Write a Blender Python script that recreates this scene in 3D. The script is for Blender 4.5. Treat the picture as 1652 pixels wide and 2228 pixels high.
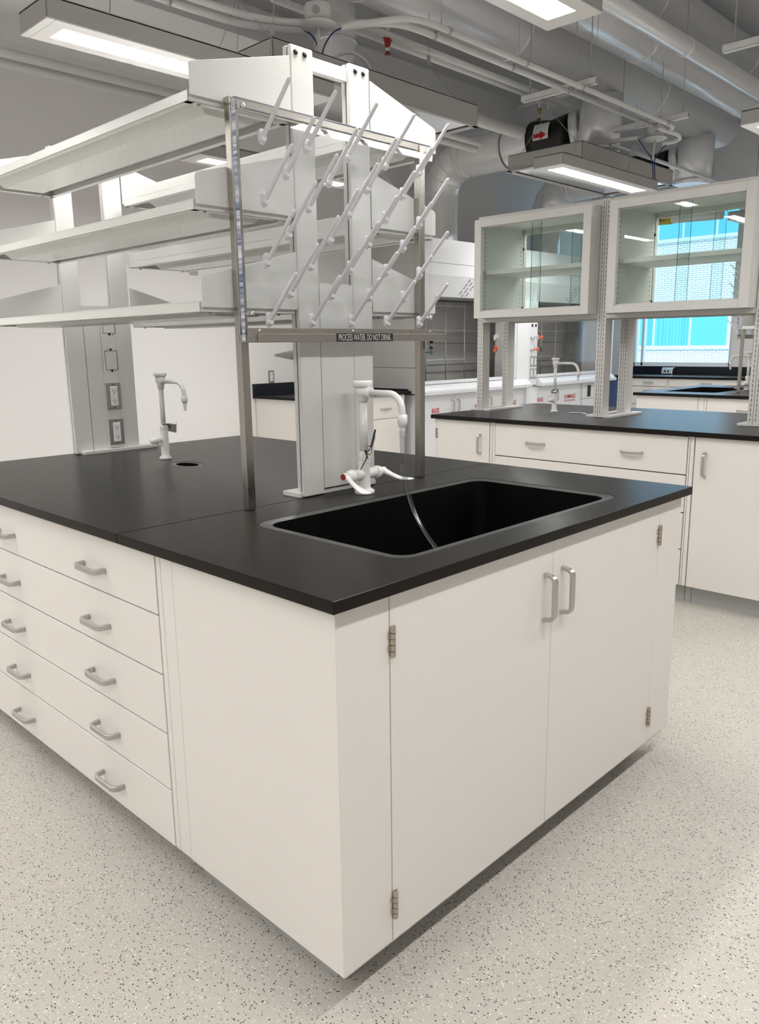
import bpy, bmesh, math, random
from math import sin, cos, tan, pi, radians, atan2, sqrt
from mathutils import Vector, Matrix
random.seed(7)
for o in list(bpy.data.objects):
    bpy.data.objects.remove(o)
SC = bpy.context.scene
COL = SC.collection
# ------------------------------------------------------------------ camera
cam = bpy.data.cameras.new('camera')
camo = bpy.data.objects.new('camera', cam)
COL.objects.link(camo)
cam.sensor_fit = 'HORIZONTAL'
cam.sensor_width = 36.0
cam.lens = 1718.07 / 1652 * 36.0
cam.clip_start = 0.05
RT = Vector((0.69634826, -0.71758694, -0.01296456))
UP = Vector((0.15738211, 0.1350499, 0.97825988))
FW = Vector((0.70023566, 0.68324996, -0.20697711))
camo.matrix_world = Matrix(((RT.x, UP.x, -FW.x, -0.90094), (RT.y, UP.y, -FW.y, -0.99687), (RT.z, UP.z, -FW.z, 1.36073), (0, 0, 0, 1)))
SC.camera = camo
# ------------------------------------------------------------------ colour management, world, sun
SC.view_settings.view_transform = 'Standard'
SC.view_settings.look = 'None'
SC.view_settings.gamma = 1
SC.view_settings.use_curve_mapping = False
SC.view_settings.exposure = 0.42
LENS_E = 6.0
LAMP_W = 13.7
wd = bpy.data.worlds.new('world')
SC.world = wd
wd.use_nodes = True
bg = wd.node_tree.nodes['Background']
bg.inputs[0].default_value = (0.50, 0.74, 1.0, 1)
bg.inputs[1].default_value = 2.3
sun = bpy.data.lights.new('sun', 'SUN')
sun.energy = 1.6
sun.angle = radians(2)
sun.color = (0.93, 0.97, 1.0)
suno = bpy.data.objects.new('sun', sun)
COL.objects.link(suno)
suno.rotation_euler = Vector((1.0, 0.55, -0.95)).to_track_quat('-Z', 'Y').to_euler()
# daylight portal in the window opening
pl = bpy.data.lights.new('window_portal', 'AREA')
pl.shape = 'RECTANGLE'; pl.size = 1.45; pl.size_y = 2.2
pl.cycles.is_portal = True
plo = bpy.data.objects.new('window_portal', pl)
COL.objects.link(plo)
plo.location = (9.98, 3.75, 2.1)
plo.rotation_euler = Vector((-1, 0, 0)).to_track_quat('-Z', 'Z').to_euler()

# ------------------------------------------------------------------ materials
def mat(name, col, rough=0.5, metal=0.0, spec=0.5, **k):
    m = bpy.data.materials.new(name)
    m.use_nodes = True
    b = m.node_tree.nodes['Principled BSDF']
    b.inputs['Base Color'].default_value = (*col, 1)
    b.inputs['Roughness'].default_value = rough
    b.inputs['Metallic'].default_value = metal
    b.inputs['Specular IOR Level'].default_value = spec
    for kk, v in k.items():
        b.inputs[kk].default_value = v
    return m
def noise_rough(m, scale=(1, 1, 1), lo=0.2, hi=0.4, bump=0.0, nscale=60, colvar=None):
    nt = m.node_tree; b = nt.nodes['Principled BSDF']
    tc = nt.nodes.new('ShaderNodeTexCoord'); mp = nt.nodes.new('ShaderNodeMapping')
    mp.inputs['Scale'].default_value = scale
    n = nt.nodes.new('ShaderNodeTexNoise'); n.inputs['Scale'].default_value = nscale
    n.inputs['Detail'].default_value = 4
    r = nt.nodes.new('ShaderNodeMapRange')
    r.inputs['To Min'].default_value = lo; r.inputs['To Max'].default_value = hi
    nt.links.new(tc.outputs['Object'], mp.inputs['Vector']); nt.links.new(mp.outputs[0], n.inputs['Vector'])
    nt.links.new(n.outputs['Fac'], r.inputs['Value']); nt.links.new(r.outputs[0], b.inputs['Roughness'])
    if bump:
        bp = nt.nodes.new('ShaderNodeBump'); bp.inputs['Strength'].default_value = bump; bp.inputs['Distance'].default_value = 0.001
        nt.links.new(n.outputs['Fac'], bp.inputs['Height']); nt.links.new(bp.outputs[0], b.inputs['Normal'])
    if colvar:
        cr = nt.nodes.new('ShaderNodeValToRGB')
        cr.color_ramp.elements[0].position = 0.3; cr.color_ramp.elements[1].position = 0.7
        cr.color_ramp.elements[0].color = (*colvar[0], 1); cr.color_ramp.elements[1].color = (*colvar[1], 1)
        nt.links.new(n.outputs['Fac'], cr.inputs[0]); nt.links.new(cr.outputs[0], b.inputs['Base Color'])
    return m
M = {}
M['cab'] = noise_rough(mat('cabinet_enamel', (0.80, 0.77, 0.735), 0.4), lo=0.33, hi=0.42, nscale=900, bump=0.05)
M['dark_gap'] = mat('shadow_gap_liner', (0.12, 0.12, 0.12), 0.7)
M['kick'] = mat('toe_kick_grey', (0.42, 0.43, 0.42), 0.45)
M['shelf'] = noise_rough(mat('shelf_enamel', (0.70, 0.70, 0.675), 0.3), lo=0.22, hi=0.34, nscale=500, bump=0.12)
M['frame'] = mat('cabinet_frame_enamel', (0.66, 0.65, 0.625), 0.4)
M['epoxy'] = noise_rough(mat('epoxy_resin_worktop', (0.0135, 0.0118, 0.0098), 0.4, spec=0.12), lo=0.26, hi=0.31, nscale=25, bump=0.004)
M['epoxy_edge'] = mat('epoxy_resin_lit_rim', (0.045, 0.045, 0.045), 0.3)  # paler grey paints the light caught by the sink rims into their colour
M['sink'] = mat('black_sink_resin', (0.002, 0.002, 0.0022), 0.6, spec=0.1)
M['steel'] = noise_rough(mat('brushed_stainless', (0.43, 0.41, 0.375), 0.3, metal=1.0), scale=(1, 1, 0.03), lo=0.16, hi=0.34, nscale=500, bump=0.05)
M['steel_h'] = noise_rough(mat('brushed_stainless_level', (0.43, 0.41, 0.375), 0.3, metal=1.0), scale=(0.03, 1, 1), lo=0.2, hi=0.42, nscale=500, bump=0.05)
M['handle'] = mat('satin_aluminium', (0.50, 0.50, 0.49), 0.38, metal=0.75)
M['hinge'] = mat('nickel_hinge', (0.47, 0.42, 0.35), 0.35, metal=0.9)
M['chrome'] = mat('chrome', (0.75, 0.75, 0.76), 0.12, metal=1.0)
M['tap'] = mat('white_coated_fixture', (0.86, 0.86, 0.85), 0.16, spec=0.55)
M['peg'] = mat('white_peg_plastic', (0.70, 0.70, 0.72), 0.4)
M['black'] = mat('black_plastic', (0.012, 0.012, 0.012), 0.45)
M['red'] = mat('red_plastic', (0.35, 0.01, 0.01), 0.4)
M['redink'] = mat('red_ink', (0.50, 0.01, 0.02), 0.6)
M['orange'] = mat('orange_plastic', (0.85, 0.13, 0.03), 0.35)
M['green'] = mat('green_plastic', (0.01, 0.10, 0.06), 0.35)
M['yellow'] = mat('yellow_label', (0.80, 0.60, 0.05), 0.5)
M['whiteink'] = mat('white_ink', (0.8, 0.8, 0.8), 0.6)
M['blackink'] = mat('black_ink', (0.02, 0.02, 0.025), 0.6)
M['blue'] = mat('blue_cable_sheath', (0.01, 0.03, 0.16), 0.4)
M['brass'] = mat('brass', (0.45, 0.32, 0.12), 0.3, metal=1)
M['wall'] = noise_rough(mat('painted_wall', (0.86, 0.85, 0.84), 0.6), lo=0.55, hi=0.65, nscale=300, bump=0.08)
M['ceil'] = mat('painted_ceiling', (0.76, 0.76, 0.77), 0.7)
M['pipe'] = mat('white_painted_pipe', (0.80, 0.80, 0.80), 0.35)
M['duct'] = mat('painted_sheet_duct', (0.92, 0.925, 0.94), 0.24, metal=0.3, spec=1.0)
M['rubber'] = mat('black_flex_connector', (0.006, 0.006, 0.007), 0.45)
M['lampbody'] = mat('luminaire_housing', (0.46, 0.45, 0.44), 0.45)
M['lampbed'] = mat('luminaire_inner_white', (0.85, 0.84, 0.83), 0.4)
M['hood'] = mat('hood_enamel', (0.80, 0.82, 0.85), 0.3)
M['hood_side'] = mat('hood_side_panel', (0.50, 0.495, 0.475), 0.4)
M['liner'] = mat('hood_liner', (0.42, 0.42, 0.41), 0.4)
M['rod'] = mat('lattice_rod', (0.72, 0.73, 0.74), 0.35, metal=0.4)
M['mirror'] = mat('beam_underside_metal', (0.78, 0.79, 0.82), 0.14, metal=0.9)
M['plate'] = mat('stainless_cover_plate', (0.42, 0.40, 0.38), 0.35, metal=0.9)
M['bluewall'] = mat('blue_painted_end', (0.10, 0.16, 0.30), 0.5)
M['blackboard'] = mat('black_backsplash', (0.004, 0.006, 0.012), 0.3)
def pane(name, tint, edge=0.08, rough=0.0, ior=1.5):
    m = bpy.data.materials.new(name); m.use_nodes = True
    nt = m.node_tree; nt.nodes.clear()
    out = nt.nodes.new('ShaderNodeOutputMaterial'); mx = nt.nodes.new('ShaderNodeMixShader')
    tr = nt.nodes.new('ShaderNodeBsdfTransparent'); tr.inputs[0].default_value = (*tint, 1)
    gl = nt.nodes.new('ShaderNodeBsdfGlossy'); gl.inputs['Roughness'].default_value = rough
    fr = nt.nodes.new('ShaderNodeFresnel'); fr.inputs[0].default_value = ior
    ge = nt.nodes.new('ShaderNodeNewGeometry'); sb = nt.nodes.new('ShaderNodeMath'); sb.operation = 'SUBTRACT'; sb.inputs[0].default_value = 1.0
    mu = nt.nodes.new('ShaderNodeMath'); mu.operation = 'MULTIPLY'
    nt.links.new(ge.outputs['Backfacing'], sb.inputs[1]); nt.links.new(fr.outputs[0], mu.inputs[0]); nt.links.new(sb.outputs[0], mu.inputs[1])
    nt.links.new(mu.outputs[0], mx.inputs[0]); nt.links.new(tr.outputs[0], mx.inputs[1])
    nt.links.new(gl.outputs[0], mx.inputs[2]); nt.links.new(mx.outputs[0], out.inputs[0])
    return m
M['glass'] = pane('cabinet_glass', (0.93, 0.962, 0.948))
M['sash'] = pane('sash_safety_glass', (0.97, 0.968, 0.96), ior=1.4)
M['acrylic'] = pane('clear_acrylic', (0.975, 0.98, 0.985), ior=1.35)
M['hose'] = pane('clear_vinyl_tube', (0.86, 0.87, 0.88), rough=0.15, ior=1.7)
M['acredge'] = mat('acrylic_sawn_edge', (0.50, 0.60, 0.80), 0.15, spec=0.9)
def acr_edge():
    m = M['acredge']; nt = m.node_tree; b = nt.nodes['Principled BSDF']
    tc = nt.nodes.new('ShaderNodeTexCoord'); mp = nt.nodes.new('ShaderNodeMapping'); mp.inputs['Scale'].default_value = (1, 1, 60)
    n = nt.nodes.new('ShaderNodeTexNoise'); n.inputs['Scale'].default_value = 1.6; n.inputs['Detail'].default_value = 3
    cr = nt.nodes.new('ShaderNodeValToRGB')
    cr.color_ramp.elements[0].position = 0.35; cr.color_ramp.elements[0].color = (0.09, 0.13, 0.26, 1)
    cr.color_ramp.elements[1].position = 0.68; cr.color_ramp.elements[1].color = (0.85, 0.90, 1.0, 1)
    nt.links.new(tc.outputs['Object'], mp.inputs[0]); nt.links.new(mp.outputs[0], n.inputs['Vector'])
    nt.links.new(n.outputs['Fac'], cr.inputs[0]); nt.links.new(cr.outputs[0], b.inputs['Base Color'])
acr_edge()
def emit(name, col, s):
    m = bpy.data.materials.new(name); m.use_nodes = True
    nt = m.node_tree; nt.nodes.clear()
    out = nt.nodes.new('ShaderNodeOutputMaterial'); e = nt.nodes.new('ShaderNodeEmission')
    e.inputs[0].default_value = (*col, 1); e.inputs[1].default_value = s
    nt.links.new(e.outputs[0], out.inputs[0]); return m
M['lens'] = emit('luminaire_lens', (1.0, 0.975, 0.94), LENS_E)
def floor_mat():
    m = mat('speckled_vinyl_floor', (0.5, 0.48, 0.45), 0.42)
    nt = m.node_tree; b = nt.nodes['Principled BSDF']
    tc = nt.nodes.new('ShaderNodeTexCoord')
    prev = None
    base = nt.nodes.new('ShaderNodeTexNoise'); base.inputs['Scale'].default_value = 6; base.inputs['Detail'].default_value = 6
    nt.links.new(tc.outputs['Object'], base.inputs['Vector'])
    cr = nt.nodes.new('ShaderNodeValToRGB')
    cr.color_ramp.elements[0].color = (0.57, 0.54, 0.49, 1); cr.color_ramp.elements[1].color = (0.61, 0.58, 0.53, 1)
    nt.links.new(base.outputs['Fac'], cr.inputs[0]); prev = cr.outputs[0]
    nz = nt.nodes.new('ShaderNodeTexNoise'); nz.inputs['Scale'].default_value = 140; nz.inputs['Detail'].default_value = 1
    nt.links.new(tc.outputs['Object'], nz.inputs['Vector'])
    for k, (sc, thr, dens, colr) in enumerate([(215, 0.32, 0.085, (0.055, 0.055, 0.055)), (280, 0.27, 0.09, (0.20, 0.19, 0.175)),
                                               (240, 0.27, 0.08, (0.86, 0.83, 0.76)), (180, 0.27, 0.045, (0.90, 0.88, 0.82)), (160, 0.27, 0.03, (0.10, 0.10, 0.10))]):
        mp = nt.nodes.new('ShaderNodeMapping'); mp.inputs['Location'].default_value = (k * 3.17, k * 1.7, 0)
        mp.inputs['Rotation'].default_value = (0, 0, k * 0.9); mp.inputs['Scale'].default_value = (1, 0.72, 1)
        nt.links.new(tc.outputs['Object'], mp.inputs[0])
        ad = nt.nodes.new('ShaderNodeVectorMath'); ad.operation = 'MULTIPLY_ADD'
        ad.inputs[1].default_value = (0.004, 0.004, 0)
        nt.links.new(nz.outputs['Color'], ad.inputs[0]); nt.links.new(mp.outputs[0], ad.inputs[2])
        v = nt.nodes.new('ShaderNodeTexVoronoi'); v.inputs['Scale'].default_value = sc; v.voronoi_dimensions = '2D'
        nt.links.new(ad.outputs[0], v.inputs['Vector'])
        lt = nt.nodes.new('ShaderNodeMath'); lt.operation = 'LESS_THAN'; lt.inputs[1].default_value = thr
        nt.links.new(v.outputs['Distance'], lt.inputs[0])
        sx = nt.nodes.new('ShaderNodeSeparateColor'); nt.links.new(v.outputs['Color'], sx.inputs[0])
        l2 = nt.nodes.new('ShaderNodeMath'); l2.operation = 'LESS_THAN'; l2.inputs[1].default_value = dens
        nt.links.new(sx.outputs[0], l2.inputs[0])
        mu = nt.nodes.new('ShaderNodeMath'); mu.operation = 'MULTIPLY'
        nt.links.new(lt.outputs[0], mu.inputs[0]); nt.links.new(l2.outputs[0], mu.inputs[1])
        mx = nt.nodes.new('ShaderNodeMix'); mx.data_type = 'RGBA'
        nt.links.new(mu.outputs[0], mx.inputs[0]); nt.links.new(prev, mx.inputs[6]); mx.inputs[7].default_value = (*colr, 1)
        prev = mx.outputs[2]
    nt.links.new(prev, b.inputs['Base Color'])
    return m
M['floor'] = floor_mat()
def brick_mat():
    m = mat('pale_brick', (0.8, 0.8, 0.8), 0.9); nt = m.node_tree; b = nt.nodes['Principled BSDF']
    tc = nt.nodes.new('ShaderNodeTexCoord'); mp = nt.nodes.new('ShaderNodeMapping')
    mp.inputs['Rotation'].default_value = (pi / 2, 0, pi / 2)
    sp = nt.nodes.new('ShaderNodeSeparateXYZ'); cb = nt.nodes.new('ShaderNodeCombineXYZ')
    nt.links.new(tc.outputs['Object'], sp.inputs[0]); nt.links.new(sp.outputs['Y'], cb.inputs['X']); nt.links.new(sp.outputs['Z'], cb.inputs['Y'])
    t = nt.nodes.new('ShaderNodeTexBrick')
    t.inputs['Color1'].default_value = (0.86, 0.80, 0.78, 1); t.inputs['Color2'].default_value = (0.76, 0.71, 0.70, 1)
    t.inputs['Mortar'].default_value = (0.30, 0.34, 0.39, 1); t.inputs['Scale'].default_value = 1.0
    t.inputs['Mortar Size'].default_value = 0.012; t.inputs['Brick Width'].default_value = 0.30; t.inputs['Row Height'].default_value = 0.088
    nt.links.new(cb.outputs[0], t.inputs['Vector']); nt.links.new(t.outputs['Color'], b.inputs['Base Color'])
    return m
M['brick'] = brick_mat()
M['turq'] = mat('turquoise_glazing', (0.10, 0.44, 0.62), 0.25)
M['turq_blind'] = mat('turquoise_glazing_with_blinds', (0.06, 0.36, 0.55), 0.3)
M['winframe_out'] = mat('pale_aluminium_frame', (0.60, 0.72, 0.78), 0.5)
M['winframe'] = mat('window_frame_white', (0.80, 0.86, 0.88), 0.4)
M['ground'] = mat('outside_paving', (0.5, 0.5, 0.5), 0.9)

# ------------------------------------------------------------------ mesh helpers
TF = [0.0, None]          # island transform: x offset, mirror y about value
def T(p):
    x, y, z = p
    if TF[1] is not None: y = TF[1] - y
    return Vector((x + TF[0], y, z))
ORG = {}
def link(o, parent):
    COL.objects.link(o)
    if parent is not None: o.parent = parent
def setp(o, label=None, cat=None, group=None, kind=None):
    if label: o['label'] = label
    if cat: o['category'] = cat
    if group: o['group'] = group
    if kind: o['kind'] = kind
    return o
def thing(name, loc, label, cat, group=None):
    o = bpy.data.objects.new(name, None); o.empty_display_size = 0.05
    l = T(loc); o.location = l; COL.objects.link(o); ORG[o.name] = l
    return setp(o, label, cat, group)
class MB:
    def __init__(s): s.v = []; s.f = []; s.sm = []
    def add(s, vs, fs, smooth=False):
        n = len(s.v); s.v += [Vector(p) for p in vs]
        for f in fs: s.f.append([i + n for i in f]); s.sm.append(smooth)
        return s
    def box(s, x0, x1, y0, y1, z0, z1):
        vs = [(x, y, z) for x in (x0, x1) for y in (y0, y1) for z in (z0, z1)]
        return s.add(vs, [(0, 1, 3, 2), (4, 6, 7, 5), (0, 4, 5, 1), (2, 3, 7, 6), (0, 2, 6, 4), (1, 5, 7, 3)])
    def prism(s, poly, axis, a, b):
        # poly in the two other axes (in order), extruded along axis from a to b
        def P(u, v, w):
            return {'x': (w, u, v), 'y': (u, w, v), 'z': (u, v, w)}[axis]
        n = len(poly)
        vs = [P(u, v, a) for u, v in poly] + [P(u, v, b) for u, v in poly]
        fs = [tuple(range(n)), tuple(range(2 * n - 1, n - 1, -1))] + [(i, (i + 1) % n, n + (i + 1) % n, n + i) for i in range(n)]
        return s.add(vs, fs)
    def cyl(s, p0, p1, r0, r1=None, n=20, caps=True, smooth=True):
        r1 = r0 if r1 is None else r1
        p0 = Vector(p0); p1 = Vector(p1); d = (p1 - p0).normalized()
        a = d.orthogonal().normalized(); b = d.cross(a)
        vs = [p0 + (a * cos(2 * pi * i / n) + b * sin(2 * pi * i / n)) * r0 for i in range(n)]
        vs += [p1 + (a * cos(2 * pi * i / n) + b * sin(2 * pi * i / n)) * r1 for i in range(n)]
        s.add(vs, [(i, (i + 1) % n, n + (i + 1) % n, n + i) for i in range(n)], smooth)
        if caps:
            m = len(s.v) - 2 * n
            s.f += [[m + i for i in range(n - 1, -1, -1)], [m + n + i for i in range(n)]]; s.sm += [False, False]
        return s
    def lathe(s, prof, c, axis='z', n=24):
        # prof: list of (r, h); c centre
        vs = []
        for r, h in prof:
            for i in range(n):
                u, v = r * cos(2 * pi * i / n), r * sin(2 * pi * i / n)
                p = {'z': (u, v, h), 'x': (h, u, v), 'y': (u, h, v)}[axis]
                vs.append((c[0] + p[0], c[1] + p[1], c[2] + p[2]))
        k = len(prof)
        fs = [(j * n + i, j * n + (i + 1) % n, (j + 1) * n + (i + 1) % n, (j + 1) * n + i) for j in range(k - 1) for i in range(n)]
        s.add(vs, fs, True)
        m = len(s.v) - k * n
        s.f += [[m + i for i in range(n)], [m + (k - 1) * n + i for i in range(n - 1, -1, -1)]]; s.sm += [False, False]
        return s
    def tube(s, pts, r, n=12, caps=True):
        pts = [Vector(p) for p in pts]
        rs = r if isinstance(r, (list, tuple)) else [r] * len(pts)
        a = None; vs = []
        for i, p in enumerate(pts):
            d = (pts[min(i + 1, len(pts) - 1)] - pts[max(i - 1, 0)]).normalized()
            if a is None: a = d.orthogonal().normalized()
            else:
                a = (a - d * a.dot(d)); a = a.normalized() if a.length > 1e-6 else d.orthogonal().normalized()
            b = d.cross(a)
            vs += [p + (a * cos(2 * pi * k / n) + b * sin(2 * pi * k / n)) * rs[i] for k in range(n)]
        k = len(pts)
        s.add(vs, [(j * n + i, j * n + (i + 1) % n, (j + 1) * n + (i + 1) % n, (j + 1) * n + i) for j in range(k - 1) for i in range(n)], True)
        if caps:
            m = len(s.v) - k * n
            s.f += [[m + i for i in range(n - 1, -1, -1)], [m + (k - 1) * n + i for i in range(n)]]; s.sm += [False, False]
        return s
    def strap(s, pts, side, w, t):
        # rectangular section sweep; side = constant width direction
        side = Vector(side).normalized(); pts = [Vector(p) for p in pts]; vs = []
        for i, p in enumerate(pts):
            d = (pts[min(i + 1, len(pts) - 1)] - pts[max(i - 1, 0)]).normalized()
            nrm = d.cross(side).normalized()
            for sa, sb in ((-1, -1), (1, -1), (1, 1), (-1, 1)):
                vs.append(p + side * (sa * w / 2) + nrm * (sb * t / 2))
        k = len(pts)
        fs = [(j * 4 + i, j * 4 + (i + 1) % 4, (j + 1) * 4 + (i + 1) % 4, (j + 1) * 4 + i) for j in range(k - 1) for i in range(4)]
        fs += [(0, 1, 2, 3), tuple((k - 1) * 4 + i for i in (3, 2, 1, 0))]
        return s.add(vs, fs)
    def split(s, name, m, parent=None, bevel=0.0, seg=2):
        # one object per box that was added
        out = []
        for k in range(0, len(s.v), 8):
            q = MB(); q.v = s.v[k:k + 8]; j = k // 8
            q.f = [[i - k for i in f] for f in s.f[j * 6:j * 6 + 6]]; q.sm = [False] * 6
            out.append(q.build(name, m, parent, bevel, seg))
        return out
    def build(s, name, m, parent=None, bevel=0.0, seg=2, local=False):
        me = bpy.data.meshes.new(name)
        org = ORG[parent.name] if parent is not None else Vector((0, 0, 0))
        vs = [Vector(p) if local else T(p) - org for p in s.v]
        me.from_pydata([tuple(v) for v in vs], [], s.f)
        for p, q in zip(me.polygons, s.sm): p.use_smooth = q
        bm = bmesh.new(); bm.from_mesh(me); bmesh.ops.recalc_face_normals(bm, faces=bm.faces); bm.to_mesh(me); bm.free()
        me.materials.append(M[m] if isinstance(m, str) else m)
        o = bpy.data.objects.new(name, me); link(o, parent); ORG[o.name] = org
        if bevel > 0:
            b = o.modifiers.new('bevel', 'BEVEL'); b.width = bevel; b.segments = seg; b.limit_method = 'ANGLE'; b.angle_limit = radians(50)
            b.harden_normals = False
        return o
def arc(c, r, a0, a1, n, plane, w):
    out = []
    for i in range(n + 1):
        a = a0 + (a1 - a0) * i / n; u, v = c[0] + r * cos(a), c[1] + r * sin(a)
        out.append({'x': (w, u, v), 'y': (u, w, v), 'z': (u, v, w)}[plane])
    return out
def bez(p, n=16):
    # Catmull-Rom through p
    p = [Vector(q) for q in p]; q = [p[0] * 2 - p[1]] + p + [p[-1] * 2 - p[-2]]; out = []
    for i in range(1, len(q) - 2):
        for k in range(n):
            t = k / n; a, b, c, d = q[i - 1], q[i], q[i + 1], q[i + 2]
            out.append(0.5 * ((2 * b) + (c - a) * t + (2 * a - 5 * b + 4 * c - d) * t * t + (3 * b - a - 3 * c + d) * t ** 3))
    out.append(p[-1]); return out
def rrect(x0, x1, y0, y1, r, n=6):
    out = []
    for cx, cy, a in ((x1 - r, y1 - r, 0), (x0 + r, y1 - r, pi / 2), (x0 + r, y0 + r, pi), (x1 - r, y0 + r, 1.5 * pi)):
        for i in range(n + 1): out.append((cx + r * cos(a + pi / 2 * i / n), cy + r * sin(a + pi / 2 * i / n)))
    return out
def copy_tree(root, delta, label=None, group=None):
    c = root.copy(); COL.objects.link(c); c.location = root.location + Vector(delta)
    ORG[c.name] = ORG[root.name] + Vector(delta)
    if label: c['label'] = label
    if group: c['group'] = group
    for ch in list(root.children):
        d = ch.copy(); COL.objects.link(d); d.parent = c; ORG[d.name] = ORG[c.name]
        for g in list(ch.children):
            e = g.copy(); COL.objects.link(e); e.parent = d; ORG[e.name] = ORG[c.name]
    return c
def text(name, body, parent, m, origin, right, up, height, width=None, depth=0.0006, bold=0.0):
    cu = bpy.data.curves.new(name, 'FONT'); cu.body = body; cu.size = 1.0; cu.align_x = 'LEFT'; cu.extrude = 0
    cu.offset = bold; cu.resolution_u = 3
    tmp = bpy.data.objects.new('tmp', cu); COL.objects.link(tmp)
    bpy.context.view_layer.update()
    dg = bpy.context.evaluated_depsgraph_get()
    me = bpy.data.meshes.new_from_object(tmp.evaluated_get(dg))
    bpy.data.objects.remove(tmp)
    xs = [v.co.x for v in me.vertices]; ys = [v.co.y for v in me.vertices]
    x0, x1, y0, y1 = min(xs), max(xs), min(ys), max(ys)
    sy = height / (y1 - y0); sx = width / (x1 - x0) if width else sy
    R_, U_ = Vector(right), Vector(up); O_ = T(origin)
    org = ORG[parent.name] if parent is not None else Vector((0, 0, 0))
    for v in me.vertices:
        v.co = O_ + R_ * ((v.co.x - x0) * sx) + U_ * ((v.co.y - y0) * sy) - org
    me.materials.clear(); me.materials.append(M[m])
    o = bpy.data.objects.new(name, me); link(o, parent); ORG[o.name] = org
    return o
def structure(name, mb, m, bevel=0): 
    o = mb.build(name, m, None, bevel); o['kind'] = 'structure'; return o

H = 0.914
HT = 0.0254
# ------------------------------------------------------------------ room shell
XL, XR, YF, YB, ZC = -4.0, 9.85, -5.0, 5.03, 4.4
structure('floor', MB().box(XL, XR, YF, YB, -0.1, 0), 'floor')
structure('ceiling', MB().box(XL, XR, YF, YB, ZC, ZC + 0.1), 'ceil')
structure('wall_back', MB().box(XL - 0.15, XR + 0.25, YB, YB + 0.15, -0.1, ZC + 0.1), 'wall')
structure('wall_front', MB().box(XL - 0.15, XR + 0.25, YF - 0.15, YF, -0.1, ZC + 0.1), 'wall')
structure('wall_left', MB().box(XL - 0.15, XL, YF, YB, -0.1, ZC + 0.1), 'wall')
WY0, WY1, WZ0, WZ1 = 3.04, 4.45, 1.023, 3.15
structure('wall_right', MB().box(XR, XR + 0.25, YF, WY0, -0.1, ZC + 0.1).box(XR, XR + 0.25, WY1, YB, -0.1, ZC + 0.1)
          .box(XR, XR + 0.25, WY0, WY1, -0.1, WZ0).box(XR, XR + 0.25, WY0, WY1, WZ1, ZC + 0.1), 'wall')
w = thing('window_1', (XR + 0.1, 3.745, WZ0), None, None); w['kind'] = 'structure'
fr = MB()
for a, b, c, d in ((WY0, WY0 + 0.05, WZ0, WZ1), (WY1 - 0.05, WY1, WZ0, WZ1), (WY0, WY1, WZ0, WZ0 + 0.05), (WY0, WY1, WZ1 - 0.05, WZ1), (WY1 - 0.17, WY1 - 0.135, WZ0, WZ1)):
    fr.box(XR + 0.06, XR + 0.14, a, b, c, d)
fr.build('window_frame', 'winframe', w, 0.004)
MB().box(XR + 0.095, XR + 0.101, WY0 + 0.05, WY1 - 0.05, WZ0 + 0.05, WZ1 - 0.05).build('pane', 'glass', w)
# soffit over the fume hood side of the room
structure('trim_1', MB().box(XL, XR, 3.70, YB, 3.45, ZC), 'ceil')
structure('trim_2', MB().box(XL, XR, 3.62, 3.70, 3.36, 3.56), 'ceil')

# ------------------------------------------------------------------ generic furniture bits
def handle(parent, c, axis, nrm, L=0.122, out=0.034, name='handle'):
    # c centre on the face, axis unit vector of length, nrm outward
    c = Vector(c); ax = Vector(axis); nr = Vector(nrm); sd = ax.cross(nr)
    pts = []; r = 0.017; h = L / 2 - 0.004; o = out - 0.003
    pts.append(c - ax * (h + 0.003)); 
    for i in range(6):
        a = pi / 2 * i / 5; pts.append(c - ax * (h - r) + nr * (o - r) + (-ax * cos(a) + nr * sin(a)) * r)
    for i in range(6):
        a = pi / 2 * (5 - i) / 5; pts.append(c + ax * (h - r) + nr * (o - r) + (ax * cos(a) + nr * sin(a)) * r)
    pts.append(c + ax * (h + 0.003))
    return MB().strap(pts, sd, 0.0155, 0.0095).build(name, 'handle', parent, 0.002)
def hinge(parent, c, nrm, name='hinge'):
    # 5-knuckle hinge, c = top... centre on the seam
    c = Vector(c); nr = Vector(nrm); mb = MB(); hh = 0.064; n = 5
    side = Vector((0, 0, 1)).cross(nr)
    for i in range(n):
        z0 = -hh / 2 + hh * i / n + 0.0006; z1 = -hh / 2 + hh * (i + 1) / n - 0.0006
        p = c + nr * 0.004
        mb.cyl(p + Vector((0, 0, z0)), p + Vector((0, 0, z1)), 0.0062, n=14)
    sgn = 1
    for i in range(n):
        z0 = -hh / 2 + hh * i / n + 0.0006; z1 = -hh / 2 + hh * (i + 1) / n - 0.0006
        q0 = c + side * (-0.010 if i % 2 else 0.0) ; q1 = c + side * (0.0 if i % 2 else 0.010)
        xs = sorted((q0.x, q1.x)); ys = sorted((q0.y, q1.y))
        if abs(nr.y) > 0.5: mb.box(xs[0], xs[1], min(c.y, c.y + nr.y * 0.003), max(c.y, c.y + nr.y * 0.003), c.z + z0, c.z + z1)
        else: mb.box(min(c.x, c.x + nr.x * 0.003), max(c.x, c.x + nr.x * 0.003), ys[0], ys[1], c.z + z0, c.z + z1)
    return mb.build(name, 'hinge', parent, 0.0006)
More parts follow.
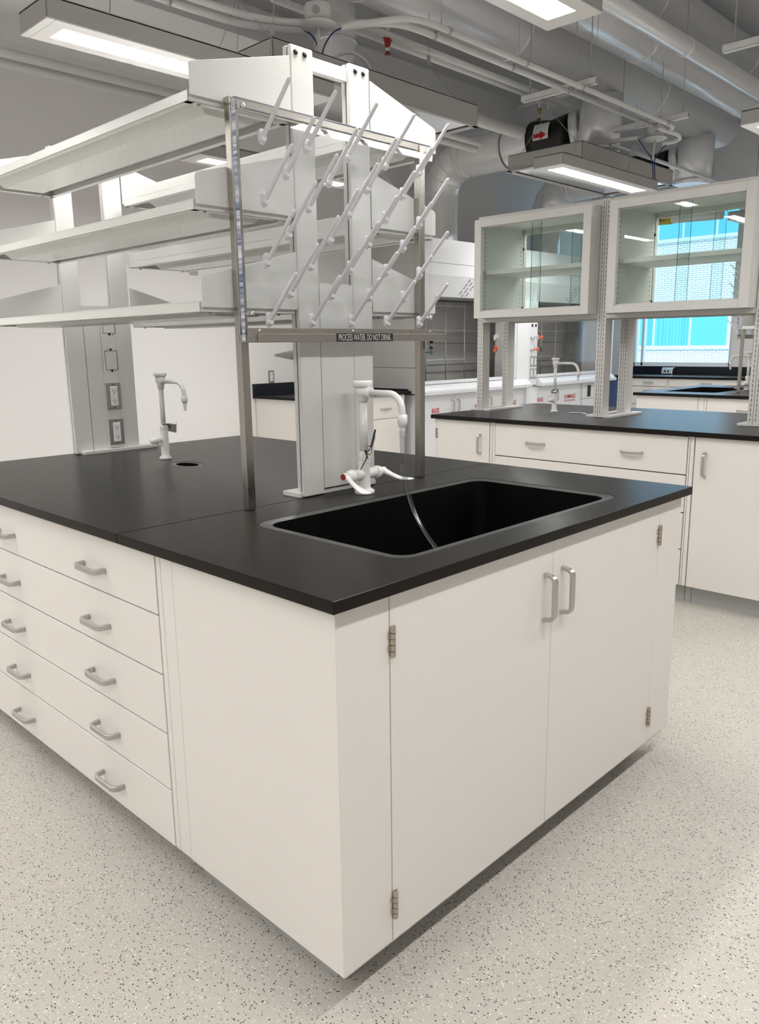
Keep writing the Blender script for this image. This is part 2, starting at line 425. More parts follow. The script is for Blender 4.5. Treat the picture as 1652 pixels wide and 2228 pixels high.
def worktop(name, x0, x1, y0, y1, holes, label, group=None, thick=HT, z=H):
    # slab with optional rounded holes
    bm = bmesh.new()
    def loop(poly, zz):
        vs = [bm.verts.new(T((u, v, zz))) for u, v in poly]
        return vs, [bm.edges.new((vs[i], vs[(i + 1) % len(vs)])) for i in range(len(vs))]
    for zz in (z, z - thick):
        ed = []
        lo = []
        for poly in [[(x0, y0), (x1, y0), (x1, y1), (x0, y1)]] + holes:
            vs, es = loop(poly, zz); ed += es; lo.append(vs)
        bmesh.ops.triangle_fill(bm, use_beauty=True, use_dissolve=False, edges=ed)
        if zz == z: top = lo
        else: bot = lo
    for a, b in zip(top, bot):
        n = len(a)
        for i in range(n): bm.faces.new((a[i], a[(i + 1) % n], b[(i + 1) % n], b[i]))
    bmesh.ops.recalc_face_normals(bm, faces=bm.faces)
    me = bpy.data.meshes.new(name); bm.to_mesh(me); bm.free(); me.materials.append(M['epoxy'])
    o = bpy.data.objects.new(name, me); COL.objects.link(o)
    b = o.modifiers.new('bevel', 'BEVEL'); b.width = 0.0022; b.segments = 2; b.limit_method = 'ANGLE'; b.angle_limit = radians(60)
    return setp(o, label, 'worktop', group)
def outlet(parent, x, y, z, nrm='-y', plate=True, w=0.07, h=0.115):
    # duplex receptacle on a y-plane face (front at y)
    sgn = -1 if nrm == '-y' else 1
    p = MB()
    if plate: p.box(x - w / 2, x + w / 2, min(y, y + sgn * 0.005), max(y, y + sgn * 0.005), z - h / 2, z + h / 2)
    pl_ = p.build('cover_plate', 'plate', parent, 0.004) 
    f = MB().box(x - 0.017, x + 0.017, min(y, y + sgn * 0.009), max(y, y + sgn * 0.009), z - 0.042, z + 0.042)
    f.build('receptacle', 'tap', parent, 0.003)
    s = MB()
    for dz in (0.021, -0.021):
        for dx in (-0.006, 0.006): s.box(x + dx - 0.001, x + dx + 0.001, y + sgn * 0.0095, y + sgn * 0.0088, z + dz - 0.002, z + dz + 0.007)
        s.cyl((x, y + sgn * 0.0096, z + dz - 0.008), (x, y + sgn * 0.0088, z + dz - 0.008), 0.0025, n=10)
    s.cyl((x, y + sgn * 0.0065, z + 0.050), (x, y + sgn * 0.005, z + 0.050), 0.0025, n=10)
    s.cyl((x, y + sgn * 0.0065, z - 0.050), (x, y + sgn * 0.005, z - 0.050), 0.0025, n=10)
    s.build('socket_holes', 'black', parent)

# ------------------------------------------------------------------ the island with the big sink (used twice)
def shelf(side, z, label, group):
    # side -1: left of the uprights, +1: right. z = tray top
    yn, yf = 0.789, 2.292
    if side < 0: xi, xo = 0.606, 0.287
    else: xi, xo = 0.913, 1.214
    sg = -1 if side < 0 else 1
    t = thing('metal_shelf', ((xi + xo) / 2, 1.54, z), label, 'shelf', group)
    X = lambda a: xo - sg * a         # distance inward from outer lip
    tray = MB()
    a, b = sorted((xo, xi))
    tray.box(a, b, yn + 0.014, yf - 0.014, z - 0.003, z)
    for u, v in ((0, 0.0025),):
        p, q = sorted((X(u), X(v))); tray.box(p, q, yn + 0.012, yf - 0.012, z - 0.026, z - 0.0002)
    p, q = sorted((X(0), X(0.022))); tray.box(p, q, yn + 0.014, yf - 0.014, z - 0.026, z - 0.0235)
    p, q = sorted((xi, xi - (-sg) * 0.0025)); 
    p, q = sorted((xi, xi + sg * 0.0025)); tray.box(p, q, yn + 0.014, yf - 0.014, z - 0.026, z + 0.034)
    p, q = sorted((xi, xi + sg * 0.02)); tray.box(p, q, yn + 0.014, yf - 0.014, z - 0.026, z - 0.0235)
    tray.box(a, b, yn + 0.012, yn + 0.0145, z - 0.026, z - 0.0002)
    tray.box(a, b, yf - 0.0145, yf - 0.012, z - 0.026, z - 0.0002)
    tray.box(a, b, yn + 0.012, yn + 0.035, z - 0.026, z - 0.0235)
    tray.box(a, b, yf - 0.035, yf - 0.012, z - 0.026, z - 0.0235)
    tray.build('tray', 'shelf', t, 0.0012)
    W = abs(xo - xi)
    c0, c1 = X(0.050), X(W - 0.055)
    d0, d1 = X(0.085), X(W - 0.090)
    rb = MB(); y0, y1 = yn + 0.045, yf - 0.10
    vs = [(c0, y0, z - 0.003), (c1, y0, z - 0.003), (d1, y0 + 0.02, z - 0.033), (d0, y0 + 0.02, z - 0.033), (c0, y1, z - 0.003), (c1, y1, z - 0.003), (d1, y1 - 0.02, z - 0.033), (d0, y1 - 0.02, z - 0.033)]
    rb.add(vs, [(0, 1, 2, 3), (7, 6, 5, 4), (0, 3, 7, 4), (1, 5, 6, 2), (3, 2, 6, 7), (0, 4, 5, 1)])
    rb.build('stiffening_rib', 'shelf', t, 0.004)
    for (ya, yb) in ((yn, yn + 0.003), (yf - 0.003, yf)):
        rr = 0.012
        poly = [(xi, z - 0.014), (xo, z - 0.014), (xo, z + 0.063 - rr)]
        poly += [(xo - sg * rr * (1 - cos(a_)), z + 0.063 - rr + rr * sin(a_) ) for a_ in (0.4, 0.8, 1.2)]
        poly += [(xo - sg * rr * 1.2, z + 0.0645), (xi, z + 0.144)]
        MB().prism(poly, 'y', ya, yb).build('end_plate', 'shelf', t, 0.0012)
    sc = MB()
    for yy in (yn + 0.025, yf - 0.025):
        for xx in (X(0.04), X(W - 0.05)):
            sc.cyl((xx, yy, z - 0.030), (xx, yy, z - 0.0262), 0.0045, n=10)
    sc.build('screw', 'hinge', t)
    return t

def post(parent, x0, x1, y0, depth=0.034, z1=2.155, sg=1):
    mb = MB()
    mb.box(x0, x1, y0, y0 + depth * 0.42, H + 0.002, z1).box(x0, x1, y0 + depth * 0.58, y0 + depth, H + 0.002, z1)
    mb.build('post', 'shelf', parent, 0.0035, 3)
    MB().box(x0 + 0.004, x1 - 0.004, y0 + depth * 0.40, y0 + depth * 0.60, H + 0.002, z1 - 0.003).build('slot_channel', 'dark_gap', parent)

def wing_faucet(x, y, where, main=True):
    t = thing('mixer_faucet', (x, y, H), 'white gooseneck mixing faucet with two wing blade handles ' + where, 'faucet')
    mb = MB().lathe([(0.031, 0), (0.031, 0.008), (0.027, 0.013), (0.021, 0.015), (0.019, 0.02), (0.0185, 0.10), (0.0195, 0.103)], (x, y, H), n=28)
    mb.cyl((x - 0.055, y, H + 0.060), (x + 0.055, y, H + 0.060), 0.0165, n=24)
    mb.build('body', 'tap', t)
    MB().lathe([(0.0205, 0.103), (0.0205, 0.117), (0.0185, 0.124), (0.014, 0.130)], (x, y, H), n=6).build('swivel_nut', 'tap', t, 0.002)
    MB().cyl((x, y, H + 0.12), (x, y, H + 0.285), 0.0118).build('riser_pipe', 'tap', t)
    mb = MB().lathe([(0.014, 0.280), (0.0165, 0.284), (0.0165, 0.294), (0.019, 0.297), (0.0235, 0.305), (0.0235, 0.325)], (x, y, H), n=24)
    mb.cyl((x, y, H + 0.308), (x, y - 0.034, H + 0.308), 0.0165, n=22)
    mb.build('vacuum_breaker_body', 'tap', t)
    MB().lathe([(0.027, 0.324), (0.030, 0.327), (0.030, 0.340), (0.027, 0.343), (0.006, 0.3435)], (x, y, H), n=30).build('vacuum_breaker_cap', 'tap', t)
    pts = [(x, y - 0.03, H + 0.308), (x, y - 0.105, H + 0.308)] + arc((y - 0.108, H + 0.308 - 0.052), 0.052, pi / 2, pi, 10, 'x', x) + [(x, y - 0.160, H + 0.245)]
    MB().tube(pts, 0.0098, n=18).build('spout', 'tap', t)
    prof = [(0.011, 0.250), (0.0145, 0.249), (0.0145, 0.226), (0.0125, 0.222), (0.0105, 0.214)]
    zz = 0.213
    for i in range(7):
        prof += [(0.0092 - i * 0.0002, zz), (0.0076 - i * 0.0002, zz - 0.002)]; zz -= 0.0045
    MB().lathe(prof, (x, y - 0.160, H), n=18).build('serrated_nozzle', 'tap', t)
    for sg, c in ((-1, 'red'), (1, 'blue')):
        mb = MB().lathe([(0.0175, 0), (0.0195, 0.001), (0.0195, 0.012), (0.0165, 0.014), (0.0165, 0.020), (0.0125, 0.024)] if sg > 0 else
                        [(0.0175, 0), (0.0195, -0.001), (0.0195, -0.012), (0.0165, -0.014), (0.0165, -0.020), (0.0125, -0.024)], (x + sg * 0.048, y, H + 0.060), 'x', 24)
        mb.build('valve_collar', 'tap', t)
        hx = x + sg * 0.073
        bl = MB()
        # wing blade: sweeps out toward the front
        if sg > 0: q = [(0, 0, 0.062, 0.011, 0.011), (0.010, -0.014, 0.058, 0.010, 0.0095), (0.014, -0.036, 0.050, 0.009, 0.007), (0.015, -0.064, 0.044, 0.012, 0.0055), (0.016, -0.090, 0.043, 0.0165, 0.005), (0.016, -0.106, 0.044, 0.0165, 0.0045), (0.016, -0.117, 0.045, 0.010, 0.003), (0.016, -0.121, 0.045, 0.002, 0.001)]
        else: q = [(0, 0, 0.062, 0.011, 0.011), (-0.006, -0.012, 0.056, 0.010, 0.0095), (-0.006, -0.028, 0.044, 0.009, 0.007), (-0.002, -0.044, 0.032, 0.012, 0.006), (0.003, -0.060, 0.023, 0.0165, 0.0055), (0.006, -0.073, 0.019, 0.0175, 0.005), (0.008, -0.084, 0.018, 0.012, 0.0035), (0.008, -0.088, 0.018, 0.002, 0.001)]
        path = [(hx + a_, y + b_, H + c_, d_, e_) for a_, b_, c_, d_, e_ in q]
        n = 14; vs = []
        for (px, py, pz, rw, rh) in path:
            vs += [(px + rw * cos(2 * pi * k / n), py, pz + rh * sin(2 * pi * k / n)) for k in range(n)]
        kk = len(path)
        bl.add(vs, [(j * n + i, j * n + (i + 1) % n, (j + 1) * n + (i + 1) % n, (j + 1) * n + i) for j in range(kk - 1) for i in range(n)], True)
        bl.cyl((hx - sg * 0.002, y, H + 0.061), (hx + sg * 0.016, y, H + 0.061), 0.0125, 0.0115, n=20)
        bl.build('wing_handle', 'tap', t)
        if main:
            MB().cyl((hx + sg * 0.0155, y, H + 0.061), (hx + sg * 0.018, y, H + 0.061), 0.0095, n=20).build('index_button', c, t)
    return t
def single_faucet(x, y, where, zoff=0.0):
    t = thing('gooseneck_faucet', (x, y, H), 'white single gooseneck faucet with side knob ' + where, 'faucet')
    MB().lathe([(0.025, 0), (0.025, 0.006), (0.019, 0.012), (0.0165, 0.016), (0.0165, 0.115), (0.0165, 0.118)], (x, y, H), n=24).build('body', 'tap', t)
    MB().lathe([(0.018, 0.118), (0.018, 0.132), (0.0165, 0.138), (0.012, 0.142)], (x, y, H), n=6).build('swivel_nut', 'tap', t, 0.002)
    MB().cyl((x, y, H + 0.13), (x, y, H + 0.29), 0.0098, n=18).build('riser_pipe', 'tap', t)
    mb = MB().lathe([(0.012, 0.285), (0.0135, 0.288), (0.0135, 0.300), (0.019, 0.312), (0.019, 0.335)], (x, y, H), n=24)
    mb.cyl((x, y, H + 0.315), (x, y - 0.026, H + 0.315), 0.0125, n=18)
    mb.build('vacuum_breaker_body', 'tap', t)
    MB().lathe([(0.022, 0.334), (0.0255, 0.337), (0.0255, 0.347), (0.022, 0.350), (0.005, 0.3505)], (x, y, H), n=26).build('vacuum_breaker_cap', 'tap', t)
    pts = [(x, y - 0.02, H + 0.315), (x, y - 0.115, H + 0.315)] + arc((y - 0.117, H + 0.315 - 0.052), 0.052, pi / 2, pi, 10, 'x', x) + [(x, y - 0.169, H + 0.255)]
    MB().tube(pts, 0.0085, n=16).build('spout', 'tap', t)
    prof = [(0.0095, 0.262), (0.0128, 0.255), (0.0128, 0.243), (0.0105, 0.236)]
    zz = 0.235
    for i in range(8):
        prof += [(0.0080 - i * 0.0003, zz), (0.0066 - i * 0.0003, zz - 0.002)]; zz -= 0.004
    MB().lathe(prof, (x, y - 0.169, H), n=16).build('serrated_nozzle', 'tap', t)
    MB().lathe([(0.0105, 0.010), (0.0105, -0.022), (0.0135, -0.024), (0.0145, -0.034), (0.0125, -0.040), (0.013, -0.046), (0.010, -0.058), (0.004, -0.060)], (x - 0.004, y, H + 0.078), 'x', 18).build('control_knob', 'tap', t)
    return t

def sink_island(idx):
    near = idx == 0
    nm = 'the near island' if near else 'the window island'
    g = lambda s: s + (' on the near island' if near else ' on the far island')
    W = 1.5307; L = 2.356
    hole = rrect(0.2875, 1.2425, 0.095, 0.628, 0.055, 8)
    worktop('worktop', 0, W, 0, 0.7885, [hole[::-1]], ('black resin worktop slab with the big sink cut into it, nearest the camera' if near else 'black resin worktop slab with a sink on the far island in front of the window'))
    cup = [(0.775 + 0.052 * cos(a * pi / 14), 1.690 + 0.078 * sin(a * pi / 14)) for a in range(28)]
    worktop('worktop', 0, W, 0.7897, L, [cup[::-1]], ('black resin worktop slab behind the seam, under the left hand shelves' if near else 'black resin worktop slab on the far island, hidden side away from the fume hoods'))
    # sink
    t = thing('sink', (0.765, 0.36, 0.66), ('large black rectangular sink set in the near island worktop' if near else 'black rectangular sink set in the far island worktop before the window'), 'sink')
    rim = MB()
    o = rrect(0.288, 1.242, 0.0955, 0.6275, 0.055, 8); i_ = rrect(0.318, 1.216, 0.122, 0.605, 0.045, 8); n = len(o)
    vs = [(u, v, H - 0.0008) for u, v in o] + [(u, v, H - 0.0045) for u, v in i_] + [(u, v, H - 0.02) for u, v in i_] + [(u, v, H - 0.02) for u, v in o]
    fs = []
    for k in range(4):
        fs += [(k * n + i, k * n + (i + 1) % n, ((k + 1) % 4) * n + (i + 1) % n, ((k + 1) % 4) * n + i) for i in range(n)]
    rim.add(vs, fs).build('rim', 'epoxy_edge', t)
    b = rrect(0.330, 1.204, 0.134, 0.593, 0.05, 8)
    vs = [(u, v, H - 0.0046) for u, v in i_] + [(u, v, H - 0.27) for u, v in b] + [(u + 0, v, H - 0.285) for u, v in b] + [(u, v, H - 0.02) for u, v in o]
    fs = []
    for k in (0,): fs += [(k * n + i, k * n + (i + 1) % n, (k + 1) * n + (i + 1) % n, (k + 1) * n + i) for i in range(n)]
    fs += [tuple(n + i for i in range(n)), tuple(2 * n + i for i in range(n))]
    fs += [(2 * n + i, 2 * n + (i + 1) % n, 3 * n + (i + 1) % n, 3 * n + i) for i in range(n)]
    MB().add(vs, fs).build('basin', 'sink', t)
    # cup sink
    t = thing('cup_sink', (0.775, 1.69, 0.8), ('small oval black cup sink behind the faucet on the near island' if near else 'small oval black cup sink on the far island'), 'sink')
    mb = MB(); n = 28
    ring = lambda a, b, z: [(0.775 + a * cos(2 * pi * k / n), 1.69 + b * sin(2 * pi * k / n), z) for k in range(n)]
    vs = ring(0.051, 0.077, H - 0.0006) + ring(0.036, 0.060, H - 0.003) + ring(0.036, 0.060, H - 0.02) + ring(0.051, 0.077, H - 0.02)
    mb.add(vs, [(k * n + i, k * n + (i + 1) % n, ((k + 1) % 4) * n + (i + 1) % n, ((k + 1) % 4) * n + i) for k in range(4) for i in range(n)])
    mb.build('rim', 'epoxy_edge', t)
    vs = ring(0.0358, 0.0598, H - 0.004) + ring(0.030, 0.052, H - 0.13)
    MB().add(vs, [(i, (i + 1) % n, n + (i + 1) % n, n + i) for i in range(n)] + [tuple(n + i for i in range(n))]).build('basin', 'sink', t)
    # sink cabinet (end of island)
    t = thing('sink_cabinet', (0.765, 0.3, 0.1), ('white cabinet under the big sink with two hinged doors and grey pulls' if near else 'white sink cabinet at the window end of the far island'), 'cabinet')
    zb, zt = 0.0985, H - HT
    bd = MB()
    bd.box(0.027, 0.171 - 0.0015, 0.0252, 0.044, zb, zt - 0.001).box(1.3625, 1.5045, 0.0252, 0.044, zb, zt - 0.001)
    bd.split('filler_panel', 'cab', t, 0.0012)
    bd = MB().box(0.025, 0.043, 0.0255, 0.5835, zb, zt - 0.0005).box(1.4945, 1.5125, 0.0255, 0.5835, zb, zt - 0.0005)
    bd.split('side_panel', 'cab', t, 0.0015)
    MB().box(0.044, 1.493, 0.047, 0.635, zb + 0.003, zb + 0.02).box(0.05, 1.488, 0.047, 0.056, zt - 0.06, zt - 0.004).box(0.047, 0.062, 0.047, 0.635, zb + 0.003, zt - 0.005).box(1.47, 1.49, 0.047, 0.635, zb + 0.003, zt - 0.005).box(0.047, 1.49, 0.629, 0.636, zb, zt - 0.005).build('carcass', 'dark_gap', t)
    MB().box(0.0262, 0.046, 0.5865, 0.6355, zb, zt - 0.0005).box(1.4847, 1.5045, 0.5865, 0.6355, zb, zt - 0.0005).split('filler_strip', 'cab', t, 0.0012)
    dl = MB().box(0.1725, 0.7662, 0.0250, 0.0435, zb, zt - 0.003).build('door', 'cab', t, 0.0012)
    dr = MB().box(0.7682, 1.3610, 0.0250, 0.0435, zb, zt - 0.003).build('door', 'cab', t, 0.0012)
    nv = Vector((0, -1, 0))
    handle(dl, (0.731, 0.025, 0.7405), (0, 0, 1), nv)
    handle(dr, (0.812, 0.025, 0.7405), (0, 0, 1), nv)
    for zz in (0.784, 0.188):
        hinge(dl, (0.1745, 0.0245, zz), nv); hinge(dr, (1.3600, 0.0245, zz), nv)
    MB().box(0.10, 1.42, 0.10, 0.118, 0, zb + 0.003).box(0.09, 0.108, 0.118, 0.635, 0, zb + 0.003).box(1.42, 1.438, 0.118, 0.635, 0, zb + 0.003).build('toe_kick', 'kick', t)
    MB().box(0.034, 1.49, 0.030, 0.042, zb - 0.008, zb).build('bottom_rail', 'frame', t)
    # drawer cabinets, one on each long side
    for sd in (0, 1):
        X = (lambda v: v) if sd == 0 else (lambda v: W - v)
        def bx(mb, a, b, c, d, e, f_):
            p, q = sorted((X(a), X(b))); return mb.box(p, q, c, d, e, f_)
        nv = Vector((-1 if sd == 0 else 1, 0, 0))
        lab = ['white five drawer cabinet on the left side of ', 'white five drawer cabinet facing the aisle on the right side of '][sd] + nm
        t = thing('drawer_cabinet', (X(0.3), 1.27, 0.1), lab, 'cabinet')
        mb = MB(); bx(mb, 0.046, 0.58, 0.662, 1.890, zb + 0.002, zt - 0.002)
        mb.build('carcass', 'dark_gap', t)
        mb = MB()
        bx(mb, 0.0262, 0.046, 0.6375, 0.6565, zb, zt - 0.0005)
        mb.split('filler_strip', 'cab', t, 0.0012)
        zs = [0.886, 0.7255, 0.5705, 0.4130, 0.2570, zb]
        for k in range(5):
            spans = [(0.6605, 1.8900)] if k else [(0.6605, 1.2570), (1.2573, 1.8900)]
            for (ya, yb) in spans:
                mb = MB(); bx(mb, 0.025, 0.0452, ya, yb, zs[k + 1] + (0.0035 if k < 4 else 0), zs[k] - 0.001)
                d = mb.build('drawer', 'cab', t, 0.0016 if k else 0.0004)
                zc = [0.790, 0.636, 0.481, 0.3215, 0.165][k]
                for yc in [v_ for v_ in (0.975, 1.567) if ya < v_ < yb]:
                    handle(d, (X(0.025), yc, zc), (0, 1, 0), nv)
        mb = MB(); bx(mb, 0.100, 0.118, 0.6665, 1.89, 0, zb + 0.001); mb.build('toe_kick', 'kick', t)
        lab = ['white end cabinet with one door at the far left corner of ', 'white one door end cabinet on the aisle side of '][sd] + nm
        t = thing('door_cabinet', (X(0.3), 2.1, 0.1), lab, 'cabinet')
        mb = MB(); bx(mb, 0.046, 0.58, 1.893, 2.331, zb, zt - 0.001); mb.build('carcass', 'cab', t)
        mb = MB(); bx(mb, 0.0262, 0.046, 1.893, 1.912, zb, zt - 0.0005); mb.split('filler_strip', 'cab', t, 0.001)
        mb = MB(); bx(mb, 0.025, 0.0452, 1.915, 2.330, zb, zt - 0.003); d = mb.build('door', 'cab', t, 0.0012)
        handle(d, (X(0.025), 1.975, 0.745), (0, 0, 1), nv)
        mb = MB(); bx(mb, 0.100, 0.118, 1.893, 2.32, 0, zb + 0.001); mb.build('toe_kick', 'kick', t)
    t = MB().box(0.585, 0.945, 2.31, 2.331, 0.0, zt - 0.001).build('service_chase_panel', 'cab', None, 0.001)
    setp(t, 'white end panel closing the service chase at the rear of ' + nm, 'panel')
    # uprights
    for k, y0 in enumerate((0.789, 2.295)):
        t = thing('shelf_upright', (0.76, y0 + 0.02, H), [('white double post shelf upright behind the faucet, holding the peg board side' if near else 'white double post shelf upright beside the far peg board'),
                                                       ('white shelf upright with two power outlets at the far end of ' + nm)][k], 'shelf upright')
        if k == 0: MB().box(0.598, 0.925, 0.800, 0.878, H, H + 0.014).build('base_plate', 'shelf', t, 0.0015)
        else: MB().box(0.632, 0.985, 2.262, 2.325, H, H + 0.014).build('base_plate', 'shelf', t, 0.0015)
        post(t, 0.610, 0.690, y0); post(t, 0.8275, 0.910, y0)
        MB().box(0.6915, 0.826, y0 + 0.001, y0 + 0.004, H + (0.02 if k == 0 else 0.014), 1.539).box(0.6915, 0.826, y0 + 0.029, y0 + 0.032, H + 0.002, 1.539).build('cover_panel', 'shelf', t)
        MB().box(0.690, 0.8275, y0 + 0.008, y0 + 0.026, 2.105, 2.141).build('top_beam', 'shelf', t, 0.001)
        for j, xx in enumerate((0.628, 0.660, 0.852, 0.884)):
            MB().lathe([(0.0075, 0.001), (0.0075, -0.002), (0.005, -0.004), (0.001, -0.0045)], (xx, y0, 2.137), 'y', 14).build('plug', 'black', t)
        if k == 1:
            MB().box(0.764, 0.8268, y0 - 0.006, y0 + 0.001, H + 0.016, 1.48).build('raceway_cover', 'shelf', t, 0.001)
            for zz in (1.156, 0.998): outlet(t, 0.799, y0 - 0.006, zz)
            for zz in (1.311, 1.466):
                x_, y_ = 0.8025, y0 - 0.0062
                fm = MB(); w2, h2 = 0.029, 0.041; th = 0.0016
                fm.box(x_ - w2, x_ + w2, y_ - 0.0006, y_, zz + h2 - th, zz + h2).box(x_ - w2, x_ + w2, y_ - 0.0006, y_, zz - h2, zz - h2 + th).box(x_ - w2, x_ - w2 + th, y_ - 0.0006, y_, zz - h2, zz + h2).box(x_ + w2 - th, x_ + w2, y_ - 0.0006, y_, zz - h2, zz + h2)
                for s_ in (1, -1):
                    fm.cyl((x_, y_ - 0.0008, zz + s_ * (h2 + 0.004)), (x_, y_, zz + s_ * (h2 + 0.004)), 0.0055, n=14)
                    fm.cyl((x_ - s_ * 0.014, y_ - 0.0008, zz + s_ * (h2 + 0.006)), (x_ - s_ * 0.014, y_, zz + s_ * (h2 + 0.006)), 0.002, n=8)
                fm.build('knockout_outline', 'black', t)
    order = [(1.980, 'top'), (1.7275, 'middle'), (1.476, 'bottom')]
    for z, w_ in order:
        shelf(-1, z, 'long white metal shelf, %s of the three on the drawer side of %s' % (w_, nm), g('white metal shelves'))
        shelf(1, z, 'long white metal shelf, %s of the three on the aisle side of %s' % (w_, nm), g('white metal shelves'))
    # drying rack
    t = thing('drying_rack', (0.765, 0.765, H), ('stainless drying rack with clear board of slanted white pegs standing over the near sink' if near else 'stainless drying rack with slanted pegs over the far sink, seen edge on by the window'), 'drying rack')
    for x0 in (0.384, 1.106):
        MB().box(x0, x0 + 0.0265, 0.765, 0.7885, H + 0.001, 1.977).build('leg', 'steel', t, 0.0015)
    MB().box(0.4105, 1.106, 0.768, 0.7885, 1.950, 1.977).build('top_rail', 'steel_h', t, 0.0015)
    tr = MB().box(0.380, 1.140, 0.7275, 0.7297, 1.372, 1.409).box(0.380, 1.195, 0.730, 0.7645, 1.3715, 1.374).box(0.380, 1.195, 0.762, 0.7645, 1.374, 1.392)
    tr.box(0.380, 0.3825, 0.73, 0.7645, 1.374, 1.392).box(1.1925, 1.195, 0.7225, 0.7645, 1.374, 1.394)
    tr.build('drip_tray', 'steel_h', t, 0.0006)
    MB().box(0.412, 1.195, 0.7225, 0.7272, 1.372, 1.394).build('tray_lip', 'steel_h', t, 0.001)
    MB().box(0.3755, 1.1270, 0.7300, 0.7415, 1.376, 1.966).build('peg_board', 'acrylic', t)
    e = MB().box(0.3725, 0.3753, 0.7300, 0.7415, 1.376, 1.960).build('board_edge', 'acredge', t)
    # thin acrylic strip along the top edge of the board
    MB().box(0.3755, 1.127, 0.7300, 0.7415, 1.9662, 1.9672).build('board_edge', 'acredge', t)
    for (bx_, bz) in ((0.397, 1.948), (0.397, 1.445), (1.115, 1.948), (1.115, 1.445)):
        MB().cyl((bx_, 0.728, bz), (bx_, 0.766, bz), 0.0028, n=10).lathe([(0.002, 0.7215), (0.006, 0.7225), (0.0065, 0.725), (0.0065, 0.7298)], (bx_, 0, bz), 'y', 12).build('bolt', 'chrome', t)
    for bx_ in (0.420, 0.765, 1.115):
        MB().lathe([(0.0015, 0.7255), (0.0045, 0.7262), (0.0048, 0.7275)], (bx_, 0, 1.402), 'y', 12).build('screw', 'chrome', t)
    if near:
        MB().box(0.693, 0.930, 0.7212, 0.7225, 1.3715, 1.395).build('warning_label', 'black', t)
        text('label_lettering', 'PROCESS WATER. DO NOT DRINK.', t, 'whiteink', (0.7, 0.7208, 1.3745), (1, 0, 0), (0, 0, 1), 0.0185, 0.222, bold=-0.004)
    MB().cyl((1.150, 0.752, 1.372), (1.150, 0.752, 1.345), 0.008, n=14).build('drain_spout', 'steel', t)
    # pegs
    mb = MB()
    cap = []
    for i in range(16):
        a = 2 * pi * i / 16; cap.append((0.0105 * cos(a), 0.0105 * sin(a) + (0.009 if sin(a) > 0.01 else -0.009)))
    mb.prism(cap, 'y', -0.0005, -0.007)
    mb.lathe([(0.010, -0.004), (0.009, -0.012), (0.0065, -0.016)], (0, 0, -0.006), 'y', 16)
    d = Vector((0, -0.7071, 0.7071)); p0 = Vector((0, -0.004, -0.006))
    mb.tube([p0, p0 + d * 0.02, p0 + d * 0.09, p0 + d * 0.163, p0 + d * 0.167, p0 + d * 0.1695], [0.0066, 0.0062, 0.0056, 0.0052, 0.0040, 0.001], n=14)
    if TF[1] is not None:
        for v in mb.v: v.y = -v.y
    peg = mb.build('peg', 'peg', t, 0.001, local=True)
    first = True
    for r in range(7):
        xs = [0.4555 + 0.1515 * i for i in range(5)] if r % 2 == 0 else [0.5312 + 0.1515 * i for i in range(4)]
        for xx in xs:
            o = peg if first else peg.copy()
            if not first: COL.objects.link(o); o.parent = t
            first = False
            o.location = T((xx - 0.0035, 0.7298, 1.8845 - 0.0757 * r)) - ORG[t.name]
    wing_faucet(0.783, 0.709, 'at the back of the near sink' if near else 'beside the far sink', near)
    single_faucet(0.797, 1.885, 'beside the small cup sink on the near island' if near else 'on the far island')

sink_island(0)
# clear hose on the near faucet
hz = [(0.783, 0.549, H + 0.203), (0.783, 0.549, H + 0.185), (0.783, 0.547, H + 0.146), (0.783, 0.543, H + 0.079), (0.783, 0.520, H - 0.007), (0.783, 0.481, H - 0.071), (0.783, 0.428, H - 0.124), (0.783, 0.36, H - 0.175), (0.783, 0.29, H - 0.21), (0.783, 0.24, H - 0.235)]
t = MB().tube(bez(hz, 8), 0.0092, n=16, caps=False).tube(bez(hz, 8), 0.0066, n=12, caps=False).build('drain_hose', 'hose', None)
setp(t, 'clear plastic hose hanging from the near faucet spout into the sink', 'hose')
t = thing('cone_nozzle', (0.625, 0.845, 1.335), 'grey ribbed cone nozzle pointing left from behind the near shelf upright', 'nozzle')
pr = [(0.014, 0.03), (0.0145, 0.0)]
for i in range(9): pr += [(0.0135 - i * 0.00125, -0.004 - i * 0.0068), (0.0120 - i * 0.0012, -0.0065 - i * 0.0068)]
MB().lathe(pr, (0.624, 0.848, 1.3355), 'x', 18).build('cone', 'peg', t)
# tag tied to the near faucet
t = thing('key_tag', (0.783, 0.690, 1.047), 'dark tag on a brass ring tied with a black twist wire to the near faucet', 'tag')
rg = [(0.785 + 0.012 * cos(a), 0.690 + 0.004 * sin(a), 1.049 + 0.013 * sin(a)) for a in [2 * pi * i / 20 for i in range(21)]]
MB().tube(rg, 0.0016, n=8).build('ring', 'brass', t)
MB().tube(bez([(0.787, 0.688, 1.052), (0.775, 0.684, 1.046), (0.765, 0.686, 1.050), (0.770, 0.684, 1.038), (0.765, 0.682, 1.024), (0.748, 0.676, 1.012), (0.732, 0.672, 0.998)], 6), 0.0018, n=8).tube(bez([(0.762, 0.684, 1.052), (0.766, 0.683, 1.040), (0.773, 0.683, 1.026)], 6), 0.0018, n=8).build('twist_wire', 'black', t)
MB().prism([(0.790, 1.055), (0.797, 1.052), (0.812, 1.082), (0.812, 1.108), (0.806, 1.104)], 'y', 0.688, 0.6892).build('tag_plate', 'handle', t)
MB().prism([(0.789, 1.058), (0.792, 1.057), (0.812, 1.108), (0.809, 1.110)], 'y', 0.684, 0.688).build('tag_edge', 'black', t)
t = thing('metal_tag', (0.82, 1.87, H + 0.12), 'dull grey metal tag tied behind the second faucet of the near island', 'tag')
